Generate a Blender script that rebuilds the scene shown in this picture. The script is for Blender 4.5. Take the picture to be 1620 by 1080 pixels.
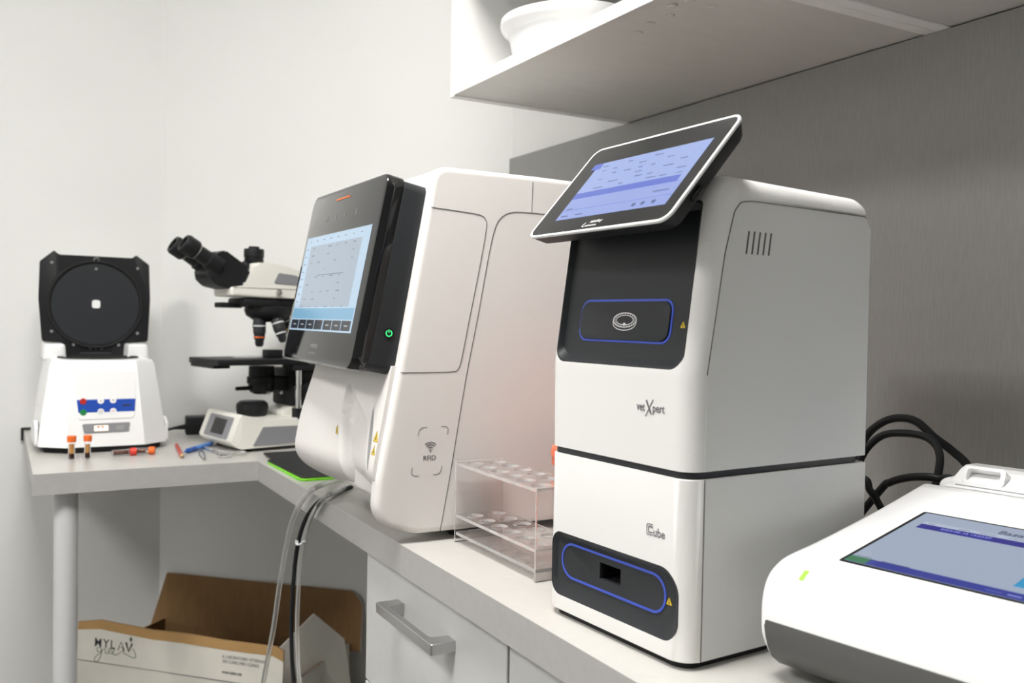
import bpy, bmesh, math, random
from math import sin, cos, pi, radians as R
from mathutils import Vector as V3, Matrix

# ------------------------------------------------------------------ scene reset
for o in list(bpy.data.objects):
    bpy.data.objects.remove(o, do_unlink=True)
S = bpy.context.scene
COL = S.collection
random.seed(7)

# ------------------------------------------------------------------ camera
F_PX = 1442.04
YAW, PITCH, ROLL = R(29.348), R(1.3696), R(1.0473)
CAM = V3((0, 0, 1.2))
_w = V3((sin(YAW) * cos(PITCH), cos(YAW) * cos(PITCH), -sin(PITCH)))
_r = V3((cos(YAW), -sin(YAW), 0))
_u = _r.cross(_w)
_r, _u = _r * cos(ROLL) + _u * sin(ROLL), _u * cos(ROLL) - _r * sin(ROLL)
cam = bpy.data.cameras.new('camera')
cam.sensor_width = 36.0
cam.lens = 36.0 * F_PX / 1620
cam.clip_start = 0.02
cam.dof.use_dof = True
cam.dof.focus_distance = 1.02
cam.dof.aperture_fstop = 7.5
cam_o = bpy.data.objects.new('camera', cam)
COL.objects.link(cam_o)
M = Matrix((_r, _u, -_w)).transposed().to_4x4()
M.translation = CAM
cam_o.matrix_world = M
S.camera = cam_o

# ------------------------------------------------------------------ world, exposure
S.view_settings.view_transform = 'Standard'
S.view_settings.look = 'None'
S.view_settings.gamma = 1.0
S.view_settings.use_curve_mapping = False
S.view_settings.exposure = 0.03
wd = bpy.data.worlds.new('world')
S.world = wd
wd.use_nodes = True
wd.node_tree.nodes['Background'].inputs[0].default_value = (0.8, 0.85, 0.9, 1)
wd.node_tree.nodes['Background'].inputs[1].default_value = 0.3
LIGHT = 39.0          # radiance of the ceiling light panels


# ------------------------------------------------------------------ pixel helpers (directions only)
def ray(x, y):
    return _w + _r * ((x - 810) / F_PX) - _u * ((y - 540) / F_PX)


def px_z(x, y, z):
    d = ray(x, y); return CAM + d * ((z - CAM.z) / d.z)


def px_x(x, y, X):
    d = ray(x, y); return CAM + d * ((X - CAM.x) / d.x)


def px_y(x, y, Y):
    d = ray(x, y); return CAM + d * ((Y - CAM.y) / d.y)


# ------------------------------------------------------------------ materials
def srgb(r, g, b):
    f = lambda c: (c / 255 / 12.92) if c / 255 <= .04045 else ((c / 255 + .055) / 1.055) ** 2.4
    return (f(r), f(g), f(b), 1)


def mat(name, col, rough=.5, metal=0., spec=.5, coat=0., bump=0., bscale=200., vary=0., vscale=4., stretch=None,
        emit=None, estr=1., trans=0., ior=1.45, alpha=1.):
    m = bpy.data.materials.new(name)
    m.use_nodes = True
    nt = m.node_tree
    b = nt.nodes['Principled BSDF']
    b.inputs['Base Color'].default_value = col
    b.inputs['Roughness'].default_value = rough
    b.inputs['Metallic'].default_value = metal
    b.inputs['Specular IOR Level'].default_value = spec
    b.inputs['Coat Weight'].default_value = coat
    b.inputs['Coat Roughness'].default_value = .04
    b.inputs['Transmission Weight'].default_value = trans
    b.inputs['IOR'].default_value = ior
    if emit:
        b.inputs['Emission Color'].default_value = emit
        b.inputs['Emission Strength'].default_value = estr
    if bump or vary:
        tc = nt.nodes.new('ShaderNodeTexCoord')
        mp = nt.nodes.new('ShaderNodeMapping')
        nt.links.new(tc.outputs['Object'], mp.inputs[0])
        if stretch:
            mp.inputs['Scale'].default_value = stretch
    if vary:
        n = nt.nodes.new('ShaderNodeTexNoise')
        n.inputs['Scale'].default_value = vscale
        n.inputs['Detail'].default_value = 6
        nt.links.new(mp.outputs[0], n.inputs['Vector'])
        mx = nt.nodes.new('ShaderNodeMix'); mx.data_type = 'RGBA'
        mr = nt.nodes.new('ShaderNodeMapRange')
        mr.inputs[1].default_value = .3; mr.inputs[2].default_value = .7
        nt.links.new(n.outputs['Fac'], mr.inputs[0])
        nt.links.new(mr.outputs[0], mx.inputs[0])
        mx.inputs[6].default_value = tuple(c * (1 - vary) for c in col[:3]) + (1,)
        mx.inputs[7].default_value = tuple(min(1, c * (1 + vary)) for c in col[:3]) + (1,)
        nt.links.new(mx.outputs[2], b.inputs['Base Color'])
    if bump:
        n2 = nt.nodes.new('ShaderNodeTexNoise')
        n2.inputs['Scale'].default_value = bscale
        n2.inputs['Detail'].default_value = 3
        nt.links.new(mp.outputs[0], n2.inputs['Vector'])
        bp = nt.nodes.new('ShaderNodeBump')
        bp.inputs['Strength'].default_value = bump
        bp.inputs['Distance'].default_value = .001
        nt.links.new(n2.outputs['Fac'], bp.inputs['Height'])
        nt.links.new(bp.outputs[0], b.inputs['Normal'])
    return m


def glow(name, rgb, strength=1.):
    """lit display colour under glass"""
    c = srgb(*rgb)
    return mat(name, (.01, .01, .01, 1), rough=.12, spec=.5, emit=c, estr=strength)


W = {}
W['wall'] = mat('white wall paint', (.80, .80, .78, 1), .75, bump=.08, bscale=260, vary=.012, vscale=3)
W['wall_dim'] = mat('darkened wall paint', (.34, .34, .33, 1), .75)  # unseen rear wall darkened so less light bounces back
W['ceil'] = mat('ceiling paint', (.85, .85, .84, 1), .8)
W['floor'] = mat('floor vinyl', (.16, .155, .15, 1), .45, vary=.08, vscale=9)
W['panel'] = mat('grey brushed laminate', (.29, .285, .275, 1), .42, vary=.06, vscale=70, stretch=(6, 6, .5), bump=.12, bscale=160)
W['top'] = mat('light grey laminate', (.52, .508, .478, 1), .30, spec=.45, vary=.02, vscale=60)
W['edge'] = mat('grey edge band', (.42, .41, .40, 1), .42, vary=.03, vscale=80)
W['leg'] = mat('leg lacquer', (.60, .60, .60, 1), .4)
W['cab'] = mat('cabinet front laminate', (.60, .60, .585, 1), .45, vary=.015, vscale=50)
W['cabbody'] = mat('cabinet board', (.55, .55, .54, 1), .5)
W['shelf'] = mat('white shelf board', (.78, .775, .755, 1), .4, vary=.02, vscale=8)
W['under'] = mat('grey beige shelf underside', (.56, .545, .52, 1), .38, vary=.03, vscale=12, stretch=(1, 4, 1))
W['steel'] = mat('brushed steel', (.55, .55, .55, 1), .32, metal=1., bump=.1, bscale=300)
W['chrome'] = mat('chrome', (.75, .75, .75, 1), .12, metal=1.)
W['bowl'] = mat('white melamine', (.88, .88, .88, 1), .25)
W['dev'] = mat('device white plastic', (.80, .79, .775, 1), .42, bump=.04, bscale=1500)
W['dev_warm'] = mat('device warm white plastic', (.79, .765, .74, 1), .40, bump=.03, bscale=1500)
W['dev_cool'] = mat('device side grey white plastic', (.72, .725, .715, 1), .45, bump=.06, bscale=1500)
W['gloss_white'] = mat('glossy white plastic', (.92, .92, .92, 1), .25)
W['seam'] = mat('panel gap', (.12, .115, .11, 1), .8)
W['black'] = mat('black plastic', (.012, .0125, .0135, 1), .48, spec=.3)
W['charcoal'] = mat('charcoal plastic', (.024, .026, .029, 1), .42, spec=.4, bump=.05, bscale=1500)
W['glass_black'] = mat('black display glass', (.006, .006, .007, 1), .06, spec=.6, coat=.4)
W['rubber'] = mat('rubber', (.015, .015, .015, 1), .7, spec=.3)
W['ivory'] = mat('ivory enamel', (.80, .785, .72, 1), .35)
W['grey'] = mat('grey plastic', (.25, .25, .265, 1), .45)
W['midgrey'] = mat('mid grey print', (.32, .32, .32, 1), .5)
W['grille'] = mat('grey front moulding', (.085, .085, .083, 1), .45)
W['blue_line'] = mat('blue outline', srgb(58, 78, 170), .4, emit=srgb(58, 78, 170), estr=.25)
W['ink'] = mat('dark print', (.03, .03, .035, 1), .6)
W['softink'] = mat('grey print', (.16, .16, .17, 1), .6)
W['paleink'] = mat('pale print', (.62, .62, .62, 1), .6)
W['greenink'] = mat('green print', srgb(70, 92, 72), .6)
W['white_print'] = mat('white print', (.8, .8, .8, 1), .5)
W['yellow'] = mat('warning yellow', srgb(235, 200, 40), .5)
W['orange'] = mat('orange cap plastic', srgb(235, 110, 40), .4)
W['red'] = mat('red cap plastic', srgb(215, 60, 45), .4)
W['bin'] = mat('red bin plastic', srgb(226, 112, 78), .4)
W['red_btn'] = mat('red button', srgb(180, 40, 35), .4)
W['green_btn'] = mat('green button', srgb(25, 125, 65), .4)
W['blue_mem'] = mat('blue membrane', srgb(28, 74, 170), .4)
W['lime'] = mat('lime green rubber', srgb(125, 215, 40), .4)
W['card'] = mat('brown cardboard', srgb(172, 136, 88), .85, vary=.08, vscale=14, bump=.2, bscale=120)
W['card_in'] = mat('brown cardboard inside', srgb(138, 106, 70), .9, vary=.07, vscale=10, stretch=(10, 10, .6))
W['card_white'] = mat('white printed cardboard', srgb(212, 208, 198), .7, vary=.05, vscale=11, bump=.2, bscale=40)
W['acrylic'] = mat('clear acrylic', (.985, .975, .97, 1), .015, trans=.975, ior=1.30)
W['acrylic_glint'] = mat('whitened acrylic edge', (.97, .95, .94, 1), .2, trans=.65, ior=1.3)  # whitish edge colour paints in the bright glint of clear acrylic
W['glass'] = mat('clear glass tube', (.97, .97, .97, 1), .03, trans=1., ior=1.25)
W['pvc'] = mat('clear pvc tubing', (.90, .90, .89, 1), .10, trans=.82, ior=1.3)
W['serum'] = mat('amber serum', srgb(225, 165, 95), .3)
W['blood'] = mat('dark blood', srgb(60, 22, 20), .3)
W['blood2'] = mat('brown red blood', srgb(125, 80, 66), .3)
W['pencil'] = mat('red pencil paint', srgb(185, 60, 50), .35)
W['wood'] = mat('pencil wood', srgb(205, 170, 125), .7)
W['pen'] = mat('blue pen plastic', srgb(85, 140, 215), .35)
W['pen_dark'] = mat('blue pen grip', srgb(40, 90, 175), .4)
W['led_green'] = mat('green light', srgb(60, 200, 120), .4, emit=srgb(60, 235, 130), estr=1.1)
W['led_lime'] = mat('lime light', srgb(130, 240, 60), .4, emit=srgb(130, 240, 60), estr=.9)
W['disp_warm'] = mat('warm lit readout', srgb(255, 240, 220), .4, emit=srgb(255, 235, 215), estr=.55)
W['lamp'] = mat('lamp diffuser', (.9, .9, .9, 1), .5, emit=(1.0, .985, .96, 1), estr=LIGHT)
W['lampframe'] = mat('lamp frame', (.8, .8, .8, 1), .4)


# ------------------------------------------------------------------ mesh helpers
def bm_new():
    return bmesh.new()


def box(bm, x0, x1, y0, y1, z0, z1):
    vs = [bm.verts.new(p) for p in ((x0, y0, z0), (x1, y0, z0), (x1, y1, z0), (x0, y1, z0),
                                    (x0, y0, z1), (x1, y0, z1), (x1, y1, z1), (x0, y1, z1))]
    for f in ((3, 2, 1, 0), (4, 5, 6, 7), (0, 1, 5, 4), (1, 2, 6, 5), (2, 3, 7, 6), (3, 0, 4, 7)):
        bm.faces.new([vs[i] for i in f])
    return bm


def rbox(x0, x1, y0, y1, z0, z1, r=.002, seg=2):
    bm = box(bm_new(), x0, x1, y0, y1, z0, z1)
    bmesh.ops.bevel(bm, geom=bm.edges[:], offset=r, segments=seg, profile=.5, affect='EDGES')
    return bm


def rpoly(pts, rad, n=6):
    """polygon with rounded corners; rad is one radius or a list"""
    out = []
    N = len(pts)
    if not isinstance(rad, (list, tuple)):
        rad = [rad] * N
    for i in range(N):
        p = V3((pts[i][0], pts[i][1])); a = V3((pts[i - 1][0], pts[i - 1][1])); b = V3((pts[(i + 1) % N][0], pts[(i + 1) % N][1]))
        r = rad[i]
        if r <= 0:
            out.append((p.x, p.y)); continue
        da = (a - p); db = (b - p)
        la, lb = da.length, db.length
        da.normalize(); db.normalize()
        ang = da.angle(db)
        t = min(r / math.tan(ang / 2), .49 * la, .49 * lb)
        r2 = t * math.tan(ang / 2)
        bis = (da + db).normalized()
        c = p + bis * (r2 / sin(ang / 2))
        s = p + da * t - c; e = p + db * t - c
        a0 = math.atan2(s.y, s.x); a1 = math.atan2(e.y, e.x)
        d = (a1 - a0 + pi) % (2 * pi) - pi
        for k in range(n + 1):
            q = a0 + d * k / n
            out.append((c.x + r2 * cos(q), c.y + r2 * sin(q)))
    return out


def rrect(x0, x1, y0, y1, r, n=6):
    return rpoly([(x0, y0), (x1, y0), (x1, y1), (x0, y1)], r, n)


def frame(o, ex, ey):
    ex = V3(ex).normalized(); ey = V3(ey).normalized(); ez = ex.cross(ey)
    m = Matrix((ex, ey, ez)).transposed().to_4x4(); m.translation = V3(o)
    return m


ID = Matrix.Identity(4)
# frame for profiles in the X-Z plane, extruded along +Y : (a,b,h) -> (a,-?)
def fxz(y0=0.):
    """2D (x,z); extrusion h goes to -Y from y0"""
    return frame((0, y0, 0), (1, 0, 0), (0, 0, 1))


def prism(bm, pts, h0, h1, fr=ID, inset_caps=None):
    """extrude polygon (in fr's xy) from h0 to h1 along fr's z"""
    if sum(pts[i - 1][0] * pts[i][1] - pts[i][0] * pts[i - 1][1] for i in range(len(pts))) < 0:
        pts = pts[::-1]
    lo = [bm.verts.new(fr @ V3((p[0], p[1], h0))) for p in pts]
    hi = [bm.verts.new(fr @ V3((p[0], p[1], h1))) for p in pts]
    n = len(pts)
    caps = [bm.faces.new(lo[::-1]), bm.faces.new(hi)]
    for i in range(n):
        bm.faces.new((lo[i], lo[(i + 1) % n], hi[(i + 1) % n], hi[i]))
    return caps


def bevel_caps(bm, caps, off, seg=3, test=None):
    es = set()
    for f in caps:
        for e in f.edges:
            if test is None or test(e):
                es.add(e)
    bmesh.ops.bevel(bm, geom=list(es), offset=off, segments=seg, profile=.5, affect='EDGES', clamp_overlap=True)


def rprism(bm, pts, h0, h1, r, fr=ID, seg=6, fix=None, both=True):
    """extrusion of an outline whose cap edges are rounded by insetting the outline"""
    if sum(pts[i - 1][0] * pts[i][1] - pts[i][0] * pts[i - 1][1] for i in range(len(pts))) < 0:
        pts = pts[::-1]
    q = []
    for p_ in pts:
        if not q or (V3((p_[0], p_[1])) - V3((q[-1][0], q[-1][1]))).length > 1e-5: q.append(p_)
    pts = q
    n = len(pts); nm = []
    for i in range(n):
        a = V3(pts[i - 1][:2]); b = V3(pts[i][:2]); c = V3(pts[(i + 1) % n][:2])
        d1 = (b - a).normalized(); d2 = (c - b).normalized()
        n1 = V3((-d1.y, d1.x)); n2 = V3((-d2.y, d2.x))
        m = (n1 + n2).normalized()
        nm.append(m / max(.5, m.dot(n1)))
    def ring(ins, h):
        out = []
        for (x, y), m in zip(pts, nm):
            v = (x + m.x * ins, y + m.y * ins)
            if fix: v = fix((x, y), v)
            out.append(fr @ V3((v[0], v[1], h)))
        return out
    rings = []
    sg = 1 if h1 > h0 else -1
    if both:
        for k in range(seg + 1):
            t = pi / 2 * k / seg
            rings.append(ring(r * (1 - sin(t)), h0 + sg * r * (1 - cos(t))))
    else:
        rings.append(ring(0, h0))
    for k in range(seg + 1):
        t = pi / 2 * k / seg
        rings.append(ring(r * (1 - cos(t)), h1 - sg * r * (1 - sin(t))))
    return loft(bm, rings)


def plate(pts, h0, h1, fr=ID, bev=0., seg=2):
    bm = bm_new()
    caps = prism(bm, pts, h0, h1, fr)
    if bev:
        bevel_caps(bm, caps, bev, seg)
    return bm


def loft(bm, rings, cap0=True, cap1=True, closed=True):
    vr = [[bm.verts.new(p) for p in r] for r in rings]
    n = len(vr[0])
    for a, b in zip(vr, vr[1:]):
        for i in range(n if closed else n - 1):
            j = (i + 1) % n
            bm.faces.new((a[i], a[j], b[j], b[i]))
    if cap0: bm.faces.new(vr[0][::-1])
    if cap1: bm.faces.new(vr[-1])
    return bm


def lathe(bm, prof, o=(0, 0, 0), axis=(0, 0, 1), n=28, cap=True):
    """prof = [(r,h)...] around axis"""
    ax = V3(axis).normalized()
    e1 = ax.orthogonal().normalized(); e2 = ax.cross(e1)
    rings = []
    for r, h in prof:
        rings.append([V3(o) + ax * h + (e1 * cos(2 * pi * k / n) + e2 * sin(2 * pi * k / n)) * max(r, 1e-5) for k in range(n)])
    return loft(bm, rings, cap, cap)


def smooth_path(pts, sub=6):
    P = [V3(p) for p in pts]
    out = []
    for i in range(len(P) - 1):
        p0 = P[max(i - 1, 0)]; p1 = P[i]; p2 = P[i + 1]; p3 = P[min(i + 2, len(P) - 1)]
        for k in range(sub):
            t = k / sub
            out.append(.5 * ((2 * p1) + (p2 - p0) * t + (2 * p0 - 5 * p1 + 4 * p2 - p3) * t * t + (3 * p1 - p0 - 3 * p2 + p3) * t ** 3))
    out.append(P[-1])
    return out


def tube(bm, pts, r, n=10, closed=False):
    P = [V3(p) for p in pts]
    N = len(P)
    rings = []
    prev = None
    for i in range(N):
        if closed:
            t = (P[(i + 1) % N] - P[i - 1]).normalized()
        else:
            t = (P[min(i + 1, N - 1)] - P[max(i - 1, 0)]).normalized()
        if prev is None:
            e = t.orthogonal().normalized()
        else:
            e = (prev - t * prev.dot(t)).normalized()
        prev = e
        b = t.cross(e)
        rr = r[i] if isinstance(r, (list, tuple)) else r
        rings.append([P[i] + (e * cos(2 * pi * k / n) + b * sin(2 * pi * k / n)) * rr for k in range(n)])
    if closed:
        rings.append(rings[0])
        vr = [[bm.verts.new(p) for p in q] for q in rings[:-1]]
        for i in range(N):
            a, b2 = vr[i], vr[(i + 1) % N]
            # align twist
            off = min(range(n), key=lambda s: (a[0].co - b2[s].co).length)
            for k in range(n):
                bm.faces.new((a[k], a[(k + 1) % n], b2[(k + 1 + off) % n], b2[(k + off) % n]))
        return bm
    return loft(bm, rings)


def ribbon(bm, pts, w, fr=ID, h=0.0003, closed=False):
    """flat line of width w through 2D points in frame fr, with height h"""
    P = [V3((p[0], p[1])) for p in pts]
    N = len(P)
    L, Rr = [], []
    for i in range(N):
        if closed:
            d = P[(i + 1) % N] - P[i - 1]
        else:
            d = P[min(i + 1, N - 1)] - P[max(i - 1, 0)]
        d.normalize()
        nrm = V3((-d.y, d.x)) * (w / 2)
        L.append(P[i] + nrm); Rr.append(P[i] - nrm)
    rings = []
    for i in range(N):
        rings.append([fr @ V3((L[i].x, L[i].y, 0)), fr @ V3((Rr[i].x, Rr[i].y, 0)),
                      fr @ V3((Rr[i].x, Rr[i].y, h)), fr @ V3((L[i].x, L[i].y, h))])
    if closed:
        vr = [[bm.verts.new(p) for p in q] for q in rings]
        for i in range(N):
            a, b = vr[i], vr[(i + 1) % N]
            for k in range(4):
                bm.faces.new((a[k], a[(k + 1) % 4], b[(k + 1) % 4], b[k]))
        return bm
    return loft(bm, rings)


def arc(cx, cy, r, a0, a1, n=12, ry=None):
    ry = r if ry is None else ry
    return [(cx + r * cos(R(a0 + (a1 - a0) * k / n)), cy + ry * sin(R(a0 + (a1 - a0) * k / n))) for k in range(n + 1)]


ROOTM = {}


def obj(name, bm, m, parent=None, world=False, smooth=35, mtx=None, mats=None):
    if world and parent is not None:
        bm.transform(ROOTM[parent.name].inverted())
    bmesh.ops.recalc_face_normals(bm, faces=bm.faces[:])
    me = bpy.data.meshes.new(name)
    bm.to_mesh(me); bm.free()
    for mm in (mats or [m]):
        me.materials.append(W[mm] if isinstance(mm, str) else mm)
    if smooth:
        me.polygons.foreach_set('use_smooth', [True] * len(me.polygons))
        me.set_sharp_from_angle(angle=R(smooth))
    o = bpy.data.objects.new(name, me)
    COL.objects.link(o)
    if parent is not None:
        o.parent = parent
    if mtx is not None:
        o.matrix_local = mtx
    ROOTM[o.name] = (ROOTM[parent.name] if parent is not None else ID) @ (mtx or ID)
    return o


def thing(name, label, cat, loc=(0, 0, 0), rz=0., group=None):
    o = bpy.data.objects.new(name, None)
    COL.objects.link(o)
    o.empty_display_size = .05
    o.location = loc; o.rotation_euler = (0, 0, rz)
    ROOTM[o.name] = Matrix.Translation(V3(loc)) @ Matrix.Rotation(rz, 4, 'Z')
    return tag(o, label, cat, group)


def tag(o, label, cat, group=None):
    o['label'] = label; o['category'] = cat
    if group: o['group'] = group
    return o


def struct(name, bm, m, smooth=0):
    o = obj(name, bm, m, smooth=smooth)
    o['kind'] = 'structure'
    return o


def text(name, s, size, fr, parent, m, align='LEFT', ext=.00012, sx=1., shear=0., bold=0., world=False, space=1.):
    cu = bpy.data.curves.new(name, 'FONT')
    cu.body = s; cu.size = size; cu.extrude = ext; cu.align_x = align; cu.shear = shear; cu.offset = bold
    cu.space_character = space
    cu.resolution_u = 3
    t = bpy.data.objects.new('tmp', cu)
    COL.objects.link(t)
    dg = bpy.context.evaluated_depsgraph_get()
    me = bpy.data.meshes.new_from_object(t.evaluated_get(dg))
    bpy.data.objects.remove(t, do_unlink=True); bpy.data.curves.remove(cu)
    me.name = name
    me.transform(Matrix.Diagonal((sx, 1, 1, 1)))
    me.transform(fr)
    if world:
        me.transform(ROOTM[parent.name].inverted())
    me.materials.clear(); me.materials.append(W[m])
    o = bpy.data.objects.new(name, me)
    COL.objects.link(o)
    o.parent = parent
    ROOTM[o.name] = ROOTM[parent.name]
    return o


def cut(o, *cutters):
    """boolean difference of temporary bmeshes given in o's local space"""
    for bm in cutters:
        bmesh.ops.recalc_face_normals(bm, faces=bm.faces[:])
        me = bpy.data.meshes.new('cut'); bm.to_mesh(me); bm.free()
        c = bpy.data.objects.new('cut', me); COL.objects.link(c)
        c.matrix_world = ROOTM[o.name]
        par = o.parent
        md = o.modifiers.new('b', 'BOOLEAN'); md.operation = 'DIFFERENCE'; md.object = c; md.solver = 'EXACT'
        bpy.context.view_layer.update()
        dg = bpy.context.evaluated_depsgraph_get()
        new = bpy.data.meshes.new_from_object(o.evaluated_get(dg))
        o.modifiers.clear()
        old = o.data
        o.data = new
        new.name = old.name
        bpy.data.meshes.remove(old)
        bpy.data.objects.remove(c, do_unlink=True)
        bpy.data.meshes.remove(me)
        o.data.polygons.foreach_set('use_smooth', [True] * len(o.data.polygons))
        o.data.set_sharp_from_angle(angle=R(35))
    return o


def display(name, fr, w, h, rects, parent, base, mtx=None):
    """lit screen: base sheet plus patches (x,y,w,h,material) a hair above it, origin lower left"""
    bm = bm_new()
    mats = [base]
    def quad(x, y, ww, hh, z, mi):
        vs = [bm.verts.new(fr @ V3(p)) for p in ((x, y, z), (x + ww, y, z), (x + ww, y + hh, z), (x, y + hh, z))]
        f = bm.faces.new(vs); f.material_index = mi
    quad(0, 0, w, h, 0, 0)
    for i, (x, y, ww, hh, mm) in enumerate(rects):
        if mm not in mats: mats.append(mm)
        quad(x, y, ww, hh, .00008 * (1 + (i % 9)) + .00004, mats.index(mm))
    me = bpy.data.meshes.new(name)
    bm.to_mesh(me); bm.free()
    for mm in mats: me.materials.append(mm)
    o = bpy.data.objects.new(name, me); COL.objects.link(o); o.parent = parent
    return o


def warn_sign(parent, fr, s, world=False):
    """yellow triangle warning label"""
    bm = plate(rpoly([(-s * .56, 0), (s * .56, 0), (0, s)], s * .06, 3), 0, .0002, fr)
    a = obj('warning_label', bm, 'yellow', parent, world=world, smooth=0)
    bm = bm_new()
    ribbon(bm, [(-s * .5, s * .04), (s * .5, s * .04), (0, s * .94)], s * .07, fr, .0003, closed=True)
    prism(bm, arc(0, s * .28, s * .13, 0, 330, 8), 0, .0003, fr)
    prism(bm, [(-s * .06, s * .38), (s * .06, s * .38), (s * .03, s * .68), (-s * .03, s * .68)], 0, .0003, fr)
    obj('warning_print', bm, 'ink', a if not world else parent, world=world, smooth=0)
    return a


Z0 = .90      # worktop height

# ================================================================== ROOM
FAR, RW, LW, RE, CE = 2.6, 1.06, -2.3, -2.2, 2.7
CORN = V3((.38, FAR)); CORN2 = V3((RW, 1.90))
bm = bm_new(); prism(bm, [(LW, RE), (RW, RE), (RW, 1.9), (.38, FAR), (LW, FAR)], -.1, 0); struct('floor', bm, 'floor')
bm = bm_new(); prism(bm, [(LW, RE), (RW, RE), (RW, 1.9), (.38, FAR), (LW, FAR)], CE, CE + .1); struct('ceiling', bm, 'ceil')
struct('wall_far', box(bm_new(), LW - .1, .38, FAR, FAR + .1, 0, CE), 'wall')
bm = bm_new(); prism(bm, [(.38, FAR), (RW, 1.9), (RW + .1, 1.9), (RW + .1, FAR + .1), (.38, FAR + .1)], 0, CE); struct('wall_diagonal', bm, 'wall')
struct('wall_right', box(bm_new(), RW, RW + .1, RE - .1, 1.9, 0, CE), 'wall')
struct('wall_left', box(bm_new(), LW - .1, LW, RE - .1, FAR, 0, CE), 'wall')
struct('wall_rear', box(bm_new(), LW, RW, RE - .1, RE, 0, CE), 'wall_dim')

# ceiling lights; the one near the left wall is an added fill panel
for i, (lx, ly, lab) in enumerate(((.06, .68, 'square white ceiling light panel nearest the worktop'),
                                   (-1.45, .68, 'added square white fill light panel near the left wall'))):
    t = thing('ceiling_light', lab, 'ceiling light', (lx, ly, CE - .03), 0, 'ceiling light panels')
    bm = bm_new()
    for a in ((-.31, .31, -.31, -.295), (-.31, .31, .295, .31), (-.31, -.295, -.295, .295), (.295, .31, -.295, .295)):
        box(bm, a[0], a[1], a[2], a[3], 0, .03)
    obj('frame', bm, 'lampframe', t, smooth=0)
    obj('diffuser', box(bm_new(), -.295, .295, -.295, .295, .004, .012), 'lamp', t, smooth=0)

# grey laminate splashback on the right wall
SHELF_Z = 1.58
bm = rbox(RW - .012, RW - .0005, -1.2, 1.893, Z0, SHELF_Z, .001, 1)
tag(obj('splashback_panel', bm, 'panel', smooth=0), 'grey laminate splashback panel with vertical grain behind the worktop', 'wall panel')

# small dark bracket where worktop meets the far wall
bm = bm_new(); prism(bm, [(.0475, .874), (.0525, .874), (.0525, .9030), (.078, .9030), (.078, .9058), (.0475, .9058)], .0005, .012, frame((0, 2.6, 0), (1, 0, 0), (0, 0, 1)))
tag(obj('wall_bracket', bm, 'rubber', smooth=0),
    'small dark bracket on the white wall at the end of the worktop', 'bracket')

# ================================================================== WORKTOP
t = thing('worktop', 'light grey L-shaped laminate worktop with grey front edge on round leg', 'worktop', (.5, 1.5, 0))
EX = .464
foot = [(.054, 1.882), (EX, 1.882), (EX, -1.2), (RW - .013, -1.2), (RW - .013, 1.893), (.374, 2.595), (.054, 2.595)]
bm = bm_new(); caps = prism(bm, foot, Z0 - .040, Z0 - .0008)
obj('core', bm, 'edge', t, world=True, smooth=0)
bm = bm_new(); caps = prism(bm, foot, Z0 - .0008, Z0); obj('top_sheet', bm, 'top', t, world=True, smooth=0)
bm = lathe(bm_new(), [(.021, .012), (.021, Z0 - .0405)], (.112, 1.925, 0), n=32); obj('leg', bm, 'leg', t, world=True)
bm = lathe(bm_new(), [(.028, 0.0005), (.028, .008), (.022, .013)], (.112, 1.925, 0), n=32); obj('leg_foot', bm, 'rubber', t, world=True)

# ================================================================== BASE CABINETS
def cabinet(y0, y1, label, handle):
    t = thing('base_cabinet', label, 'cabinet', (.77, (y0 + y1) / 2, 0), 0, 'base cabinets under the worktop')
    obj('body', rbox(.499, RW - .02, y0, y1, .08, Z0 - .041, .001, 1), 'cabbody', t, world=True, smooth=0)
    obj('plinth', box(bm_new(), .54, .556, y0, y1, .001, .08), 'cabbody', t, world=True, smooth=0)
    for k, (z0, z1) in enumerate(((.66, .8575), (.375, .657), (.09, .372))):
        d = obj('drawer_front', rbox(.48, .498, y0 + .0012, y1 - .0012, z0, z1, .001, 1), 'cab', t, world=True, smooth=0)
        if k == 0 or not handle:
            zc = z1 - .045 if k == 0 else z1 - .06
            if handle and k == 0:
                ya, yb, zc = 1.160, .978, .806
            else:
                ya, yb = (y0 + y1) / 2 + .09, (y0 + y1) / 2 - .09
            prof = rpoly([(ya, .4800), (ya, .447), (yb, .447), (yb, .4800), (yb + .022, .4800), (yb + .022, .4555), (ya - .022, .4555), (ya - .022, .4800)],
                         [0, .002, .002, 0, 0, .006, .006, 0], 3)
            bm = bm_new()
            c = prism(bm, [(q, p) for p, q in prof], zc - .007, zc + .007)
            bevel_caps(bm, c, .0008, 1)
            obj('handle', bm, 'steel', d, world=True)
    return t


cabinet(.851, 1.284, 'pale grey drawer cabinet under the worktop, nearest the cardboard box', True)
cabinet(.405, .848, 'pale grey drawer cabinet under the worktop, below the white cube analyzer', False)

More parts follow.
